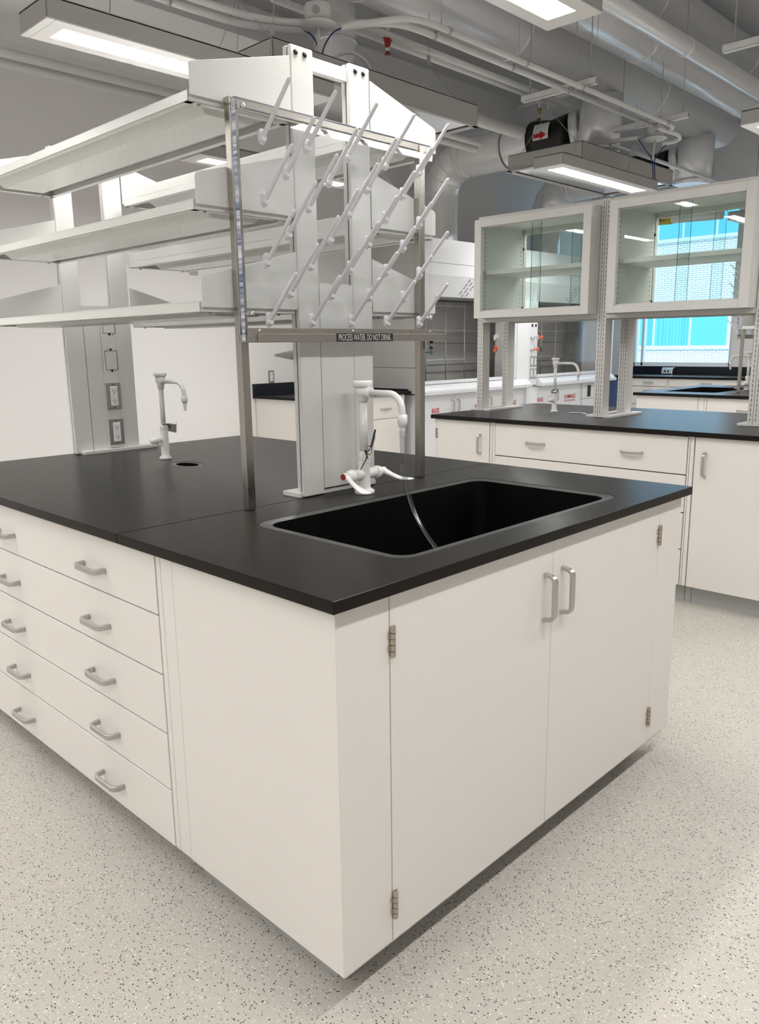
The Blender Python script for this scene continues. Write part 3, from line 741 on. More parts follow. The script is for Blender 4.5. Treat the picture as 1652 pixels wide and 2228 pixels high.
MB().prism([(0.805, H + 0.115), (0.848, H + 0.103), (0.853, H + 0.150), (0.850, H + 0.138), (0.808, H + 0.146)], 'y', 1.875, 1.8762).build('tag_plate', 'plate', t)
MB().tube(bez([(0.780, 1.868, H + 0.141), (0.797, 1.866, H + 0.143), (0.815, 1.872, H + 0.137), (0.822, 1.874, H + 0.125), (0.815, 1.874, H + 0.133)], 5), 0.0016, n=8).build('twist_wire', 'black', t)

TF[0] = 5.84; TF[1] = 2.37
sink_island(1)
TF[0] = 0.0; TF[1] = None

# ------------------------------------------------------------------ second island with glass cabinets
def glass_island():
    x0, x1, L = 3.03, 4.25, 2.362
    cup = [(3.66 + 0.052 * cos(a * pi / 14), 1.66 + 0.078 * sin(a * pi / 14)) for a in range(28)]
    worktop('worktop', x0, x1, 0.0, L, [cup[::-1]], 'long black resin worktop under the glass cabinets on the middle island')
    t = thing('cup_sink', (3.66, 1.66, 0.8), 'small oval black cup sink by the faucet on the middle island', 'sink')
    mb = MB(); n = 28
    ring = lambda a, b, z: [(3.66 + a * cos(2 * pi * k / n), 1.66 + b * sin(2 * pi * k / n), z) for k in range(n)]
    vs = ring(0.051, 0.077, H - 0.0006) + ring(0.036, 0.060, H - 0.003) + ring(0.036, 0.060, H - 0.02) + ring(0.051, 0.077, H - 0.02)
    mb.add(vs, [(k * n + i, k * n + (i + 1) % n, ((k + 1) % 4) * n + (i + 1) % n, ((k + 1) % 4) * n + i) for k in range(4) for i in range(n)])
    mb.build('rim', 'epoxy_edge', t)
    vs = ring(0.0358, 0.0598, H - 0.004) + ring(0.030, 0.052, H - 0.13)
    MB().add(vs, [(i, (i + 1) % n, n + (i + 1) % n, n + i) for i in range(n)] + [tuple(n + i for i in range(n))]).build('basin', 'sink', t)
    zb, zt = 0.1025, H - HT
    for sd in (0, 1):
        X = (lambda v: x0 + v) if sd == 0 else (lambda v: x1 - v)
        nv = Vector((-1 if sd == 0 else 1, 0, 0))
        side = ['aisle side', 'window side'][sd]
        def bx(mb, a, b, c, d, e, f_):
            p, q = sorted((X(a), X(b))); return mb.box(p, q, c, d, e, f_)
        # far door cabinet
        t = thing('door_cabinet', (X(0.3), 2.1, 0.1), 'narrow white one door cabinet at the fume hood end of the middle island, ' + side, 'cabinet')
        mb = MB(); bx(mb, 0.046, 0.55, 1.884, 2.337, zb, zt - 0.001); mb.build('carcass', 'cab', t)
        mb = MB(); bx(mb, 0.026, 0.046, 1.886, 1.9015, zb, zt - 0.0005); bx(mb, 0.026, 0.046, 2.333, 2.3445, zb, zt - 0.0005); mb.split('filler_strip', 'cab', t, 0.001)
        mb = MB(); bx(mb, 0.025, 0.0452, 1.908, 2.331, zb, zt - 0.003); d = mb.build('door', 'cab', t, 0.0012)
        handle(d, (X(0.025), 1.975, 0.748), (0, 0, 1), nv); hinge(d, (X(0.0245), 2.331, 0.795), nv); hinge(d, (X(0.0245), 2.331, 0.195), nv)
        mb = MB(); bx(mb, 0.085, 0.10, 1.884, 2.33, 0, zb + 0.002); mb.build('toe_kick', 'kick', t)
        t = thing('drawer_cabinet', (X(0.3), 1.27, 0.1), 'wide white drawer cabinet with paired grey pulls in the middle island, ' + side, 'cabinet')
        mb = MB(); bx(mb, 0.046, 0.55, 0.656, 1.881, zb, zt - 0.001); mb.build('carcass', 'dark_gap', t)
        mb = MB(); bx(mb, 0.026, 0.046, 0.6555, 0.6635, zb, zt - 0.0005); bx(mb, 0.026, 0.046, 1.8665, 1.8825, zb, zt - 0.0005); mb.split('filler_strip', 'cab', t, 0.0008)
        zs = [0.886, 0.6855, 0.4885, 0.2925, zb]
        for k in range(4):
            mb = MB(); bx(mb, 0.025, 0.0452, 0.6680, 1.8630, zs[k + 1] + (0.0045 if k < 3 else 0), zs[k] - 0.0015); d = mb.build('drawer', 'cab', t, 0.0014)
            for yc in (0.967, 1.571): handle(d, (X(0.025), yc, zs[k] - 0.104), (0, 1, 0), nv)
        mb = MB(); bx(mb, 0.085, 0.10, 0.656, 1.881, 0, zb + 0.002); mb.build('toe_kick', 'kick', t)
        t = thing('door_cabinet', (X(0.3), 0.3, 0.1), 'white one door cabinet at the near end of the middle island, ' + side, 'cabinet')
        mb = MB(); bx(mb, 0.046, 0.55, 0.028, 0.653, zb, zt - 0.001); mb.build('carcass', 'cab', t)
        mb = MB(); bx(mb, 0.026, 0.046, 0.634, 0.653, zb, zt - 0.0005); mb.split('filler_strip', 'cab', t, 0.001)
        mb = MB(); bx(mb, 0.025, 0.0452, 0.030, 0.6275, zb, zt - 0.003); d = mb.build('door', 'cab', t, 0.0012)
        handle(d, (X(0.025), 0.572, 0.7505), (0, 0, 1), nv)
        mb = MB(); bx(mb, 0.085, 0.10, 0.028, 0.619, 0.0, zb + 0.002); bx(mb, 0.085, 0.10, 0.6215, 0.653, 0.0, zb + 0.002); mb.build('toe_kick', 'kick', t)
    for k, (ya, yb) in enumerate(((0.028, 0.046), (2.31, 2.335))):
        t = MB().box(3.585, 3.695, ya, yb, 0.0, zt - 0.001).build('service_chase_panel', 'cab', None, 0.001)
        setp(t, ['white panel closing the service chase at the near end of the middle island', 'white panel closing the service chase at the fume hood end of the middle island'][k], 'panel')
    ups = [(0.470, 0.528, 'nearest the right edge of the photo'), (1.371, 1.429, 'between the two glass cabinets'), (2.268, 2.312, 'at the far end by the fume hoods')]
    for k, (ya, yb, w_) in enumerate(ups):
        t = thing('cabinet_upright', (3.64, (ya + yb) / 2, H), 'slotted grey upright on the middle island, ' + w_, 'upright', None)
        MB().box(3.46, 3.86, ya - 0.058, ya - 0.0005, H, H + 0.013).build('base_plate', 'frame', t, 0.0015)
        MB().box(3.46, 3.86, yb + 0.0005, yb + 0.052, H, H + 0.013).build('base_plate', 'frame', t, 0.0015)
        for xa, xb in ((3.455, 3.535), (3.745, 3.825)):
            MB().box(xa, xb, ya, yb, H + 0.001, 2.165).build('post', 'frame', t, 0.002)
            sl = MB(); z = 0.94
            hw = (yb - ya) * 0.25
            while z < 2.14:
                for yy in ((ya + yb) / 2 - hw, (ya + yb) / 2 + hw):
                    sl.box(xa - 0.0006, xa + 0.001, yy - 0.0015, yy + 0.0015, z, z + 0.018)
                    sl.box(xb - 0.001, xb + 0.0006, yy - 0.0015, yy + 0.0015, z, z + 0.018)
                z += 0.0254
            gm = MB().box(xa - 0.0004, xa + 0.001, (ya + yb) / 2 - 0.0012, (ya + yb) / 2 + 0.0012, H + 0.01, 2.16)
            gm.build('seam', 'dark_gap', t)
            sl.build('slots', 'black', t)
    for (ya, yb, w_) in ((1.432, 2.262, 'left hand one, in front of the fume hoods'), (0.531, 1.318, 'right hand one, in front of the window')):
        t = thing('glass_cabinet', (3.64, (ya + yb) / 2, 1.52), 'pale grey cabinet with sliding glass doors, ' + w_, 'cabinet')
        zA, zB, xa, xb = 1.522, 2.130, 3.345, 3.90
        for xf0, xf1, nm in ((xa, xa + 0.03, 0), (xb - 0.03, xb, 1)):
            st = 0.05 if nm == 0 else 0.024
            f_ = MB().box(xf0, xf1, ya, ya + st, zA, zB).box(xf0, xf1, yb - st, yb, zA, zB)
            f_.box(xf0, xf1, ya + st + 0.0002, yb - st - 0.0002, zA, zA + 0.042).box(xf0, xf1, ya + st + 0.0002, yb - st - 0.0002, zB - 0.046, zB)
            f_.build('door_frame', 'frame', t, 0.0012)
        sw = MB().box(xa + 0.03, xb - 0.03, ya, ya + 0.018, zA, zB).box(xa + 0.03, xb - 0.03, yb - 0.018, yb, zA, zB)
        sw.box(xa + 0.03, xb - 0.03, ya + 0.018, yb - 0.018, zA, zA + 0.018).box(xa + 0.03, xb - 0.03, ya + 0.018, yb - 0.018, zB - 0.018, zB)
        sw.build('body', 'shelf', t, 0.001)
        tk = MB()
        for xx in (xa + 0.031, xb - 0.055): tk.box(xx, xx + 0.024, ya + 0.05, yb - 0.05, zA + 0.018, zA + 0.05).box(xx, xx + 0.024, ya + 0.05, yb - 0.05, zB - 0.05, zB - 0.018)
        tk.split('sliding_track', 'frame', t, 0.001)
        MB().box(xa + 0.062, xb - 0.062, ya + 0.0185, yb - 0.0185, 1.795, 1.820).build('shelf_board', 'frame', t, 0.0015)
        for xx in (xa + 0.036, xb - 0.052):
            ym = ya + (yb - ya) * 0.47
            MB().box(xx, xx + 0.005, ya + 0.03, ym + 0.03, zA + 0.045, zB - 0.045).build('glass_door', 'glass', t)
            MB().box(xx + 0.009, xx + 0.014, ym - 0.03, yb - 0.03, zA + 0.045, zB - 0.045).build('glass_door', 'glass', t)
            MB().box(xx, xx + 0.0052, ym + 0.0302, ym + 0.0308, zA + 0.045, zB - 0.045).box(xx + 0.009, xx + 0.0142, ym - 0.0308, ym - 0.0302, zA + 0.045, zB - 0.045).build('glass_edge', 'green', t)
        hs = MB()
        for xx in (3.44, 3.84):
            for q in range(18):
                for yy, s_ in ((yb - 0.018, -1),):
                    hs.box(xx - 0.003, xx + 0.003, yy - 0.0006, yy + 0.0004, 1.575 + q * 0.028, 1.582 + q * 0.028)
        hs.build('shelf_pin_holes', 'black', t)
        bp = MB()
        for xx in (3.385, 3.870):
            for zz in (1.60, 1.99): bp.lathe([(0.009, 0.0), (0.009, -0.004), (0.006, -0.008)], (xx, yb - 0.018, zz), 'y', 14)
        bp.build('rubber_bumper', 'black', t)
    for (ya, yb, w_) in ((1.430, 2.267, 'left hand'), (0.529, 1.370, 'right hand')):
        for xx, c_ in ((3.4555, 'front'), (3.805, 'rear')):
            for z0, z1, d_ in ((2.1325, 2.1645, 'above'), (1.496, 1.5195, 'below')):
                t = MB().box(xx, xx + 0.02, ya, yb, z0, z1).build('cross_rail', 'frame', None, 0.0015)
                setp(t, 'pale grey %s cross rail between the uprights just %s the %s glass cabinet' % (c_, d_, w_), 'rail', 'cross rails of the glass cabinets')
    single_faucet(3.66, 1.83, 'between the glass cabinet uprights of the middle island')
    t = MB().tube(bez([(3.635, 1.815, 1.055), (3.615, 1.81, 1.06), (3.60, 1.815, 1.045), (3.63, 1.805, 1.04), (3.66, 1.805, 1.05), (3.675, 1.82, 1.06), (3.685, 1.83, 1.04)], 6), 0.003, n=8).build('wire_tie', 'black', None)
    setp(t, 'black wire tie looped round the neck of the faucet on the middle island', 'wire tie')
glass_island()

# ------------------------------------------------------------------ wall bench left of the hoods
def wall_bench():
    x0, x1 = 3.60, 4.915
    worktop('worktop', x0, x1, 4.22, 5.028, [], 'black resin worktop against the back wall left of the fume hoods')
    b = MB().box(x0, x1, 5.005, 5.028, H + 0.0005, 1.020).build('backsplash', 'blackboard', None, 0.001)
    setp(b, 'black backsplash strip along the back wall under the outlet', 'backsplash')
    b = MB().box(x1 - 0.022, x1, 4.26, 5.004, H + 0.0005, H + 0.02).build('side_splash', 'blackboard', None, 0.001)
    setp(b, 'low black side splash where the worktop meets the fume hood side', 'backsplash')
    t = thing('wall_cabinet_base', (4.2, 4.6, 0), 'white base cabinet under the back wall worktop with a drawer over a door', 'cabinet')
    MB().box(x0 + 0.03, x1 - 0.06, 4.27, 5.02, 0.10, H - HT - 0.001).build('carcass', 'cab', t, 0.001)
    d = MB().box(x0 + 0.03, 4.15, 4.25, 4.2695, 0.10, H - HT - 0.003).build('door', 'cab', t, 0.001)
    handle(d, (4.09, 4.25, 0.745), (0, 0, 1), (0, -1, 0))
    d = MB().box(4.154, 4.846, 4.25, 4.2695, 0.671, H - HT - 0.003).build('drawer', 'cab', t, 0.001)
    handle(d, (4.577, 4.25, 0.763), (1, 0, 0), (0, -1, 0))
    d = MB().box(4.154, 4.846, 4.25, 4.2695, 0.10, 0.666).build('door', 'cab', t, 0.001)
    hinge(d, (4.848, 4.2495, 0.59), (0, -1, 0))
    MB().box(x0 + 0.05, x1 - 0.06, 4.33, 4.35, 0, 0.10).build('toe_kick', 'kick', t)
    t = thing('wall_outlet', (3.828, 5.028, 1.08), 'duplex wall outlet in a steel plate above the black backsplash on the white wall', 'outlet')
    outlet(t, 3.828, 5.029, 1.08)
    b = MB().box(3.0, 3.076, 5.018, 5.029, 1.965, 2.012).build('wall_bracket', 'plate', None, 0.003)
    setp(b, 'small grey metal bracket on the white back wall just under a shelf', 'bracket')
wall_bench()

# ------------------------------------------------------------------ fume hoods
def fume_hood(x0, x1, idx):
    w_ = ['left one, behind the gap between the islands', 'right one, next to the window'][idx]
    t = thing('fume_hood', ((x0 + x1) / 2, 4.6, 0), 'white fume hood with metal lattice inside, ' + w_, 'fume hood')
    xa, xb = (x0 + 0.075, x1 - 0.325) if idx == 0 else (x0 + 0.03, x1 - 0.15)           # opening
    # upper casing
    MB().prism([(4.15, 2.022), (4.15, 2.36), (4.98, 2.36), (4.98, 1.84), (4.24, 1.84), (4.235, 1.823)], 'x', x0, x1 - 0.004).build('upper_casing', 'hood', t, 0.002)
    MB().box(x0 + 0.01, x1 - 0.02, 4.1485, 4.15, 2.1325, 2.136).build('casing_seam', 'dark_gap', t)
    # side panels
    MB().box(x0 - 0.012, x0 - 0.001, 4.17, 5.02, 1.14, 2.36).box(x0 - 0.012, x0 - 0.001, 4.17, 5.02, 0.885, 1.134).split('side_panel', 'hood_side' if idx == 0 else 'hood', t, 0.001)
    MB().box(x0, x0 + 0.006, 4.20, 5.0, 0.9, 1.83).box(x1 - 0.01, x1 - 0.004, 4.2, 5.0, 0.9, 1.83).box(x0, x1 - 0.004, 4.86, 4.87, 0.9, 1.83).build('liner', 'liner', t)
    MB().box(x0 + 0.01, x1 - 0.012, 4.838, 4.858, 1.37, 1.82).box(x0 + 0.01, x1 - 0.012, 4.838, 4.858, 1.135, 1.362).box(x0 + 0.01, x1 - 0.012, 4.838, 4.858, 0.94, 1.127).build('baffle', 'liner', t, 0.002)
    # worksurface + airfoil
    MB().box(x0, x1 - 0.004, 4.20, 4.99, 0.895, 0.93).build('work_surface', 'epoxy', t, 0.002)
    MB().prism([(4.06, 0.872), (4.055, 0.905), (4.08, 0.915), (4.10, 0.935), (4.13, 0.957), (4.17, 0.962), (4.20, 0.962), (4.20, 0.872)], 'x', x0 + 0.0, x1 - (0.20 if idx == 0 else 0.01)).build('airfoil_sill', 'hood', t, 0.002)
    # lattice
    lt = MB(); xs = [(x0 + 0.405 if idx == 0 else x0 + 0.26) + 0.335 * k for k in range(4)]
    for xx in xs: lt.cyl((xx, 4.70, 0.94), (xx, 4.70, 1.80), 0.0065, n=10)
    for zz in (1.19, 1.506, 1.77): lt.cyl((x0 + 0.02, 4.713, zz), (x1 - 0.02, 4.713, zz), 0.0060, n=10)
    for xx in xs:
        for zz in (1.19, 1.506): lt.box(xx - 0.02, xx + 0.02, 4.70, 4.718, zz - 0.01, zz + 0.01)
    for xx in (xs[0], xs[-1]):
        for zz in (1.19, 1.506): lt.cyl((xx, 4.71, zz), (xx, 4.85, zz), 0.006, n=8)
    lt.build('lattice', 'rod', t)
    # sash
    MB().box(xa, xb, 4.222, 4.228, 1.0, 1.82).build('sash_glass', 'sash', t)
    s = MB().box(xa, xb, 4.205, 4.235, 0.966, 1.0).box(xb - 0.03, xb, 4.205, 4.235, 1.0, 1.82).box(xa, xa + 0.02, 4.205, 4.235, 1.0, 1.82)
    s.build('sash_frame', 'hood', t, 0.002)
    MB().box(xb - 0.10, xb - 0.06, 4.192, 4.205, 0.975, 0.995).build('sash_pull', 'handle', t, 0.003)
    # posts and control panel
    MB().prism([(xb, 4.235), (xb + 0.005, 4.19), (xb + 0.145, 4.135), (xb + 0.315, 4.135), (xb + 0.322, 4.20), (xb + 0.322, 4.5), (xb, 4.5)] if idx == 0 else
               [(xb, 4.235), (xb + 0.005, 4.19), (xb + 0.10, 4.135), (xb + 0.148, 4.135), (xb + 0.148, 4.5), (xb, 4.5)], 'z', 0.888, 1.818).build('control_post', 'hood', t, 0.003)
    if idx == 0:
        MB().prism([(x0, 4.235), (x0, 4.135), (xa - 0.02, 4.135), (xa, 4.20), (xa, 4.235)], 'z', 0.888, 1.818).build('control_post', 'hood', t, 0.003)
        for xx, zz, c in ((xa + 0.078, 1.283, 'green'),):
            k = MB(); k.cyl((xx - 0.03, 4.17, zz), (xx, 4.12, zz), 0.006, n=10)
            for a in range(4): k.cyl((xx, 4.12, zz), (xx + 0.022 * cos(a * pi / 2), 4.12 - 0.004, zz + 0.024 * sin(a * pi / 2)), 0.010, 0.005, n=10)
            k.build('valve_knob', c, t)
        px = xb + 0.24
        for dx in (-0.035, 0.035): MB().cyl((px + dx, 4.1352, 1.553), (px + dx, 4.133, 1.553), 0.018, n=20).build('plug_button', 'black', t)
        for zz, c1, c2 in ((1.423, 'chrome', 'orange'), (1.288, 'orange', 'green')):
            MB().cyl((px - 0.05, 4.135, zz), (px - 0.05, 4.10, zz), 0.017, 0.014, n=18).build('valve_stem', 'chrome', t)
            for xx, c in ((px + 0.0, c1), (px + 0.075, c2)):
                k = MB(); k.cyl((xx, 4.135, zz), (xx, 4.075, zz), 0.007, n=10)
                for a in range(4): k.cyl((xx, 4.08, zz), (xx + 0.026 * cos(a * pi / 2 + 0.3), 4.078, zz + 0.026 * sin(a * pi / 2 + 0.3)), 0.010, 0.006, n=10)
                k.build('valve_knob', c, t)
        for dx in (-0.037, 0.037):
            for zz in (1.155, 1.020):
                MB().box(px + dx - 0.030, px + dx + 0.030, 4.130, 4.1352, zz - 0.058, zz + 0.058).build('switch_plate', 'handle', t, 0.002)
                MB().box(px + dx - 0.016, px + dx + 0.016, 4.127, 4.1302, zz - 0.040, zz + 0.040).build('switch_face', 'tap', t, 0.002)
        for zz, c in ((1.303, 'orange'), (1.434, 'tap')):
            MB().cyl((xb + 0.02, 4.50, zz), (xb - 0.03, 4.47, zz), 0.032, 0.026, n=16).cyl((xb - 0.03, 4.47, zz), (xb - 0.10, 4.44, zz - 0.035), 0.018, 0.009, n=14).build('service_nozzle', c, t)
    # instruction sheet lines printed on the casing slope
    ln = MB(); 
    for q in range(3):
        for r_ in range(14):
            xx = x0 + 0.80 + q * 0.062 - r_ * 0.0085; zz = 2.004 - r_ * 0.0125
            yy = 4.15 + (2.022 - zz) / (2.022 - 1.823) * 0.085 - 0.0015
            if (r_ + q * 2) % 5 == 3: continue
            ww = 0.024 if (r_ * 7 + q) % 3 else 0.015
            ln.add([(xx, yy, zz), (xx + ww, yy, zz), (xx + ww - 0.003, yy + 0.0025, zz - 0.0062), (xx - 0.003, yy + 0.0025, zz - 0.0062)], [(0, 1, 2, 3)])
    ln.build('printed_lines', 'blackink', t)
    # base cabinets, one thing each
    if idx == 0: units = [(5.02, 5.99, 2), (6.055, 6.735, 1)]
    else: units = [(6.80, 7.985, 2), (8.05, 8.66, 1)]
    for ui, (a, b, nd) in enumerate(units):
        c = thing('hood_base_cabinet', ((a + b) / 2, 4.5, 0.1), 'white hood base cabinet, %s below the %s fume hood' % (['left' if ui == 0 else 'right', 'left' if ui == 0 else 'right'][idx], ['left', 'right'][idx]) + [' with double doors marked BASE' if ui == 0 else (' marked FLAMMABLE' if idx == 0 else ' with a small black socket')][0], 'cabinet')
        MB().box(a - 0.03, b + 0.03, 4.172, 4.99, 0.10, 0.871).build('carcass', 'hood', c, 0.001)
        MB().box(a, b, 4.25, 4.27, 0.0, 0.10).build('toe_kick', 'kick', c)
        w2 = (b - a) / nd
        for k in range(nd):
            if idx == 1 and ui == 1:
                d = MB().box(a, b, 4.15, 4.1715, 0.665, 0.862).build('panel', 'hood', c, 0.001)
                MB().box(8.17, 8.25, 4.146, 4.15, 0.685, 0.830).build('socket', 'black', c, 0.002)
                d = MB().box(a, b, 4.15, 4.1715, 0.10, 0.660).build('door', 'hood', c, 0.001); continue
            d = MB().box(a + k * w2 + 0.002, a + (k + 1) * w2 - 0.002, 4.15, 4.1715, 0.10, 0.862).build('door', 'hood', c, 0.0012)
            hx = (a + (k + 1) * w2 - 0.045) if (k == 0 and nd == 2) else (a + k * w2 + 0.045)
            handle(d, (hx, 4.15, 0.74), (0, 0, 1), (0, -1, 0))
        if idx == 0 and ui == 0:
            text('lettering', 'BASE', c, 'redink', (5.140, 4.1492, 0.682), (1, 0, 0), (0, 0, 1), 0.050, 0.115, bold=0.022)
            text('lettering', 'BASE', c, 'redink', (5.845, 4.1492, 0.684), (1, 0, 0), (0, 0, 1), 0.050, 0.115, bold=0.022)
        elif idx == 0:
            text('lettering', 'FLAMMABLE', c, 'redink', (6.350, 4.1492, 0.684), (1, 0, 0), (0, 0, 1), 0.050, 0.250, bold=0.02)
            text('lettering', 'KEEP FIRE AWAY', c, 'redink', (6.360, 4.1492, 0.640), (1, 0, 0), (0, 0, 1), 0.028, 0.230, bold=0.01)
            MB().cyl((a - 0.02, 4.149, 0.50), (a - 0.02, 4.149, 0.58), 0.006, n=8).build('hinge', 'hinge', c)
        elif ui == 0:
            text('lettering', 'BASE', c, 'redink', (7.032, 4.1492, 0.684), (1, 0, 0), (0, 0, 1), 0.050, 0.125, bold=0.022)
            text('lettering', 'FLAMMABLE', c, 'redink', (7.620, 4.1492, 0.690), (1, 0, 0), (0, 0, 1), 0.050, 0.262, bold=0.02)
            text('lettering', 'KEEP FIRE AWAY', c, 'redink', (7.625, 4.1492, 0.650), (1, 0, 0), (0, 0, 1), 0.028, 0.250, bold=0.01)
fume_hood(4.945, 6.99, 0)
fume_hood(7.003, 8.75, 1)

# ------------------------------------------------------------------ window side counter
t = worktop('worktop', 9.08, 9.845, 0.2, 4.42, [], 'black resin worktop running below the window')
b = MB().box(9.822, 9.846, 0.2, 4.42, H + 0.0005, 1.02).build('backsplash', 'blackboard', None, 0.001)
setp(b, 'long black backsplash below the window sill', 'backsplash')
b = MB().box(9.12, 9.84, 4.055, 4.42, 0.0, 0.885).build('corner_panel', 'bluewall', None, 0.001)
setp(b, 'blue grey panel in the corner between the window counter and the fume hoods', 'panel')
for k, (ya, yb) in enumerate(((3.55, 4.03), (2.55, 3.51), (1.55, 2.51), (0.25, 1.51))):
    t = thing('window_base_cabinet', (9.5, (ya + yb) / 2, 0), 'white base cabinet under the window worktop, %s from the fume hood end' % ['first', 'second', 'third', 'fourth'][k], 'cabinet', 'base cabinets under the window')
    MB().box(9.13, 9.84, ya - 0.018, yb + 0.018, 0.10, H - HT - 0.001).build('carcass', 'dark_gap', t)
    MB().box(9.18, 9.20, ya, yb, 0, 0.1).build('toe_kick', 'kick', t)
    MB().box(9.107, 9.13, yb + 0.002, yb + 0.0175, 0.10, H - HT - 0.001).box(9.107, 9.13, ya - 0.0175, ya - 0.002, 0.10, H - HT - 0.001).split('filler_strip', 'cab', t)
    for z0, z1 in ((0.785, 0.884), (0.55, 0.779), (0.33, 0.544), (0.10, 0.324)):
        d = MB().box(9.105, 9.1295, ya, yb, z0, z1).build('drawer', 'cab', t, 0.001)
        handle(d, (9.105, (ya + yb) / 2, z1 - 0.05), (0, 1, 0), (-1, 0, 0))
t = thing('bench_power_box', (9.75, 3.83, H), 'silver bench top power box with two sockets below the window', 'outlet')
MB().prism([(9.70, H + 0.001), (9.71, H + 0.075), (9.735, H + 0.095), (9.80, H + 0.095), (9.815, H + 0.001)], 'y', 3.745, 3.905).build('housing', 'chrome', t, 0.012, 3)
MB().box(9.6985, 9.7075, 3.775, 3.875, H + 0.022, H + 0.068).build('socket_face', 'tap', t, 0.003)
MB().box(9.697, 9.699, 3.790, 3.815, H + 0.032, H + 0.058).box(9.697, 9.699, 3.835, 3.860, H + 0.032, H + 0.058).build('socket_holes', 'black', t)

# ------------------------------------------------------------------ ceiling luminaires
def luminaire(x0, y0, label, grp='pendant strip luminaires', first=[None]):
    L, W, Z = 1.37, 0.226, 2.50
    if first[0] is None:
        t = thing('pendant_luminaire', (x0 + L / 2, y0 + W / 2, Z), label, 'light', grp)
        a, b, c, d = x0, x0 + L, y0, y0 + W
        hb = MB().box(a, b, c, c + 0.006, Z, Z + 0.075).box(a, b, d - 0.006, d, Z, Z + 0.075).box(a, a + 0.006, c, d, Z, Z + 0.075).box(b - 0.006, b, c, d, Z, Z + 0.075).box(a, b, c, d, Z + 0.065, Z + 0.077)
        hb.build('housing', 'lampbody', t, 0.003)
        bz = MB().box(a, a + 0.085, c, d, Z - 0.002, Z + 0.004).box(b - 0.085, b, c, d, Z - 0.002, Z + 0.004).box(a + 0.085, b - 0.085, c, c + 0.055, Z - 0.002, Z + 0.004).box(a + 0.085, b - 0.085, d - 0.055, d, Z - 0.002, Z + 0.004)
        bz.build('bezel', 'lampbed', t)
        MB().box(a + 0.085, b - 0.085, c + 0.055, d - 0.055, Z + 0.004, Z + 0.010).build('lens', 'lens', t)
        MB().box(a + 0.030, a + 0.032, c, d, Z - 0.0024, Z).build('end_cap_seam', 'kick', t)
        for xx in (a + 0.30, b - 0.30):
            MB().tube([(xx, (c + d) / 2, Z + 0.07), (xx, (c + d) / 2 - 0.155, 3.30), (xx, (c + d) / 2 - 0.155, ZC)], 0.0018, n=6).box(xx - 0.008, xx + 0.008, (c + d) / 2 - 0.045, (c + d) / 2 - 0.03, Z + 0.22, Z + 0.26).build('suspension_wire', 'kick', t)
        al = bpy.data.lights.new('lamp_light', 'AREA'); al.shape = 'RECTANGLE'; al.size = L - 0.17; al.size_y = W - 0.11
        al.energy = LAMP_W; al.color = (1.0, 0.98, 0.95)
        lo = bpy.data.objects.new('lamp_light', al); COL.objects.link(lo); lo.parent = t; lo.location = (0, 0, 0.0015)
        first[0] = t
        return t
    f0 = first[0]
    return copy_tree(f0, (x0 + L / 2 - f0.location.x, y0 + W / 2 - f0.location.y, 0), label, grp)
rows = [
    (0.498, 1.965, 'white pendant strip light at the top left of the photo, above the left shelves'),
    (0.510, 0.583, 'white pendant strip light at the top centre edge of the photo'),
    (3.890, 1.965, 'white pendant strip light above the left glass cabinet, in front of the flat ceiling box'),
    (3.795, 0.583, 'white pendant strip light at the right edge above the right glass cabinet'),
    (2.02, 3.32, 'white pendant strip light far back, seen between the left shelves'),
    (7.25, 1.965, 'white pendant strip light over the far island by the window'),
    (7.25, 0.583, 'white pendant strip light over the window counter, hidden behind the glass cabinets'),
    (5.74, 3.44, 'white pendant strip light in front of the fume hoods'),
    (-1.5, 3.32, 'white pendant strip light near the back wall, left of the photo'),
    (-1.5, 1.965, 'added unseen white pendant strip light just left of the near island'),  # added out of view to brighten the left cabinet faces and floor
    (-3.4, 1.965, 'white pendant strip light beside the left wall'),
    (-3.4, 0.583, 'white pendant strip light beyond the left edge of the photo'),
    (-2.1, -1.10, 'added unseen white pendant strip light above and left of the camera'),  # extra lamp out of view, added so the island's left side is lit more
    (0.0, -1.10, 'white pendant strip light in front of the sink cabinet, above the frame'),
    (1.94, -1.10, 'white pendant strip light mirrored in the clear peg board'),
    (3.90, -1.10, 'white pendant strip light above the near end of the middle island'),
    (5.9, -1.10, 'white pendant strip light in the near right part of the room'),
    (-3.0, -3.0, 'white pendant strip light behind the camera on the left'),
]
for a in rows: luminaire(*a)

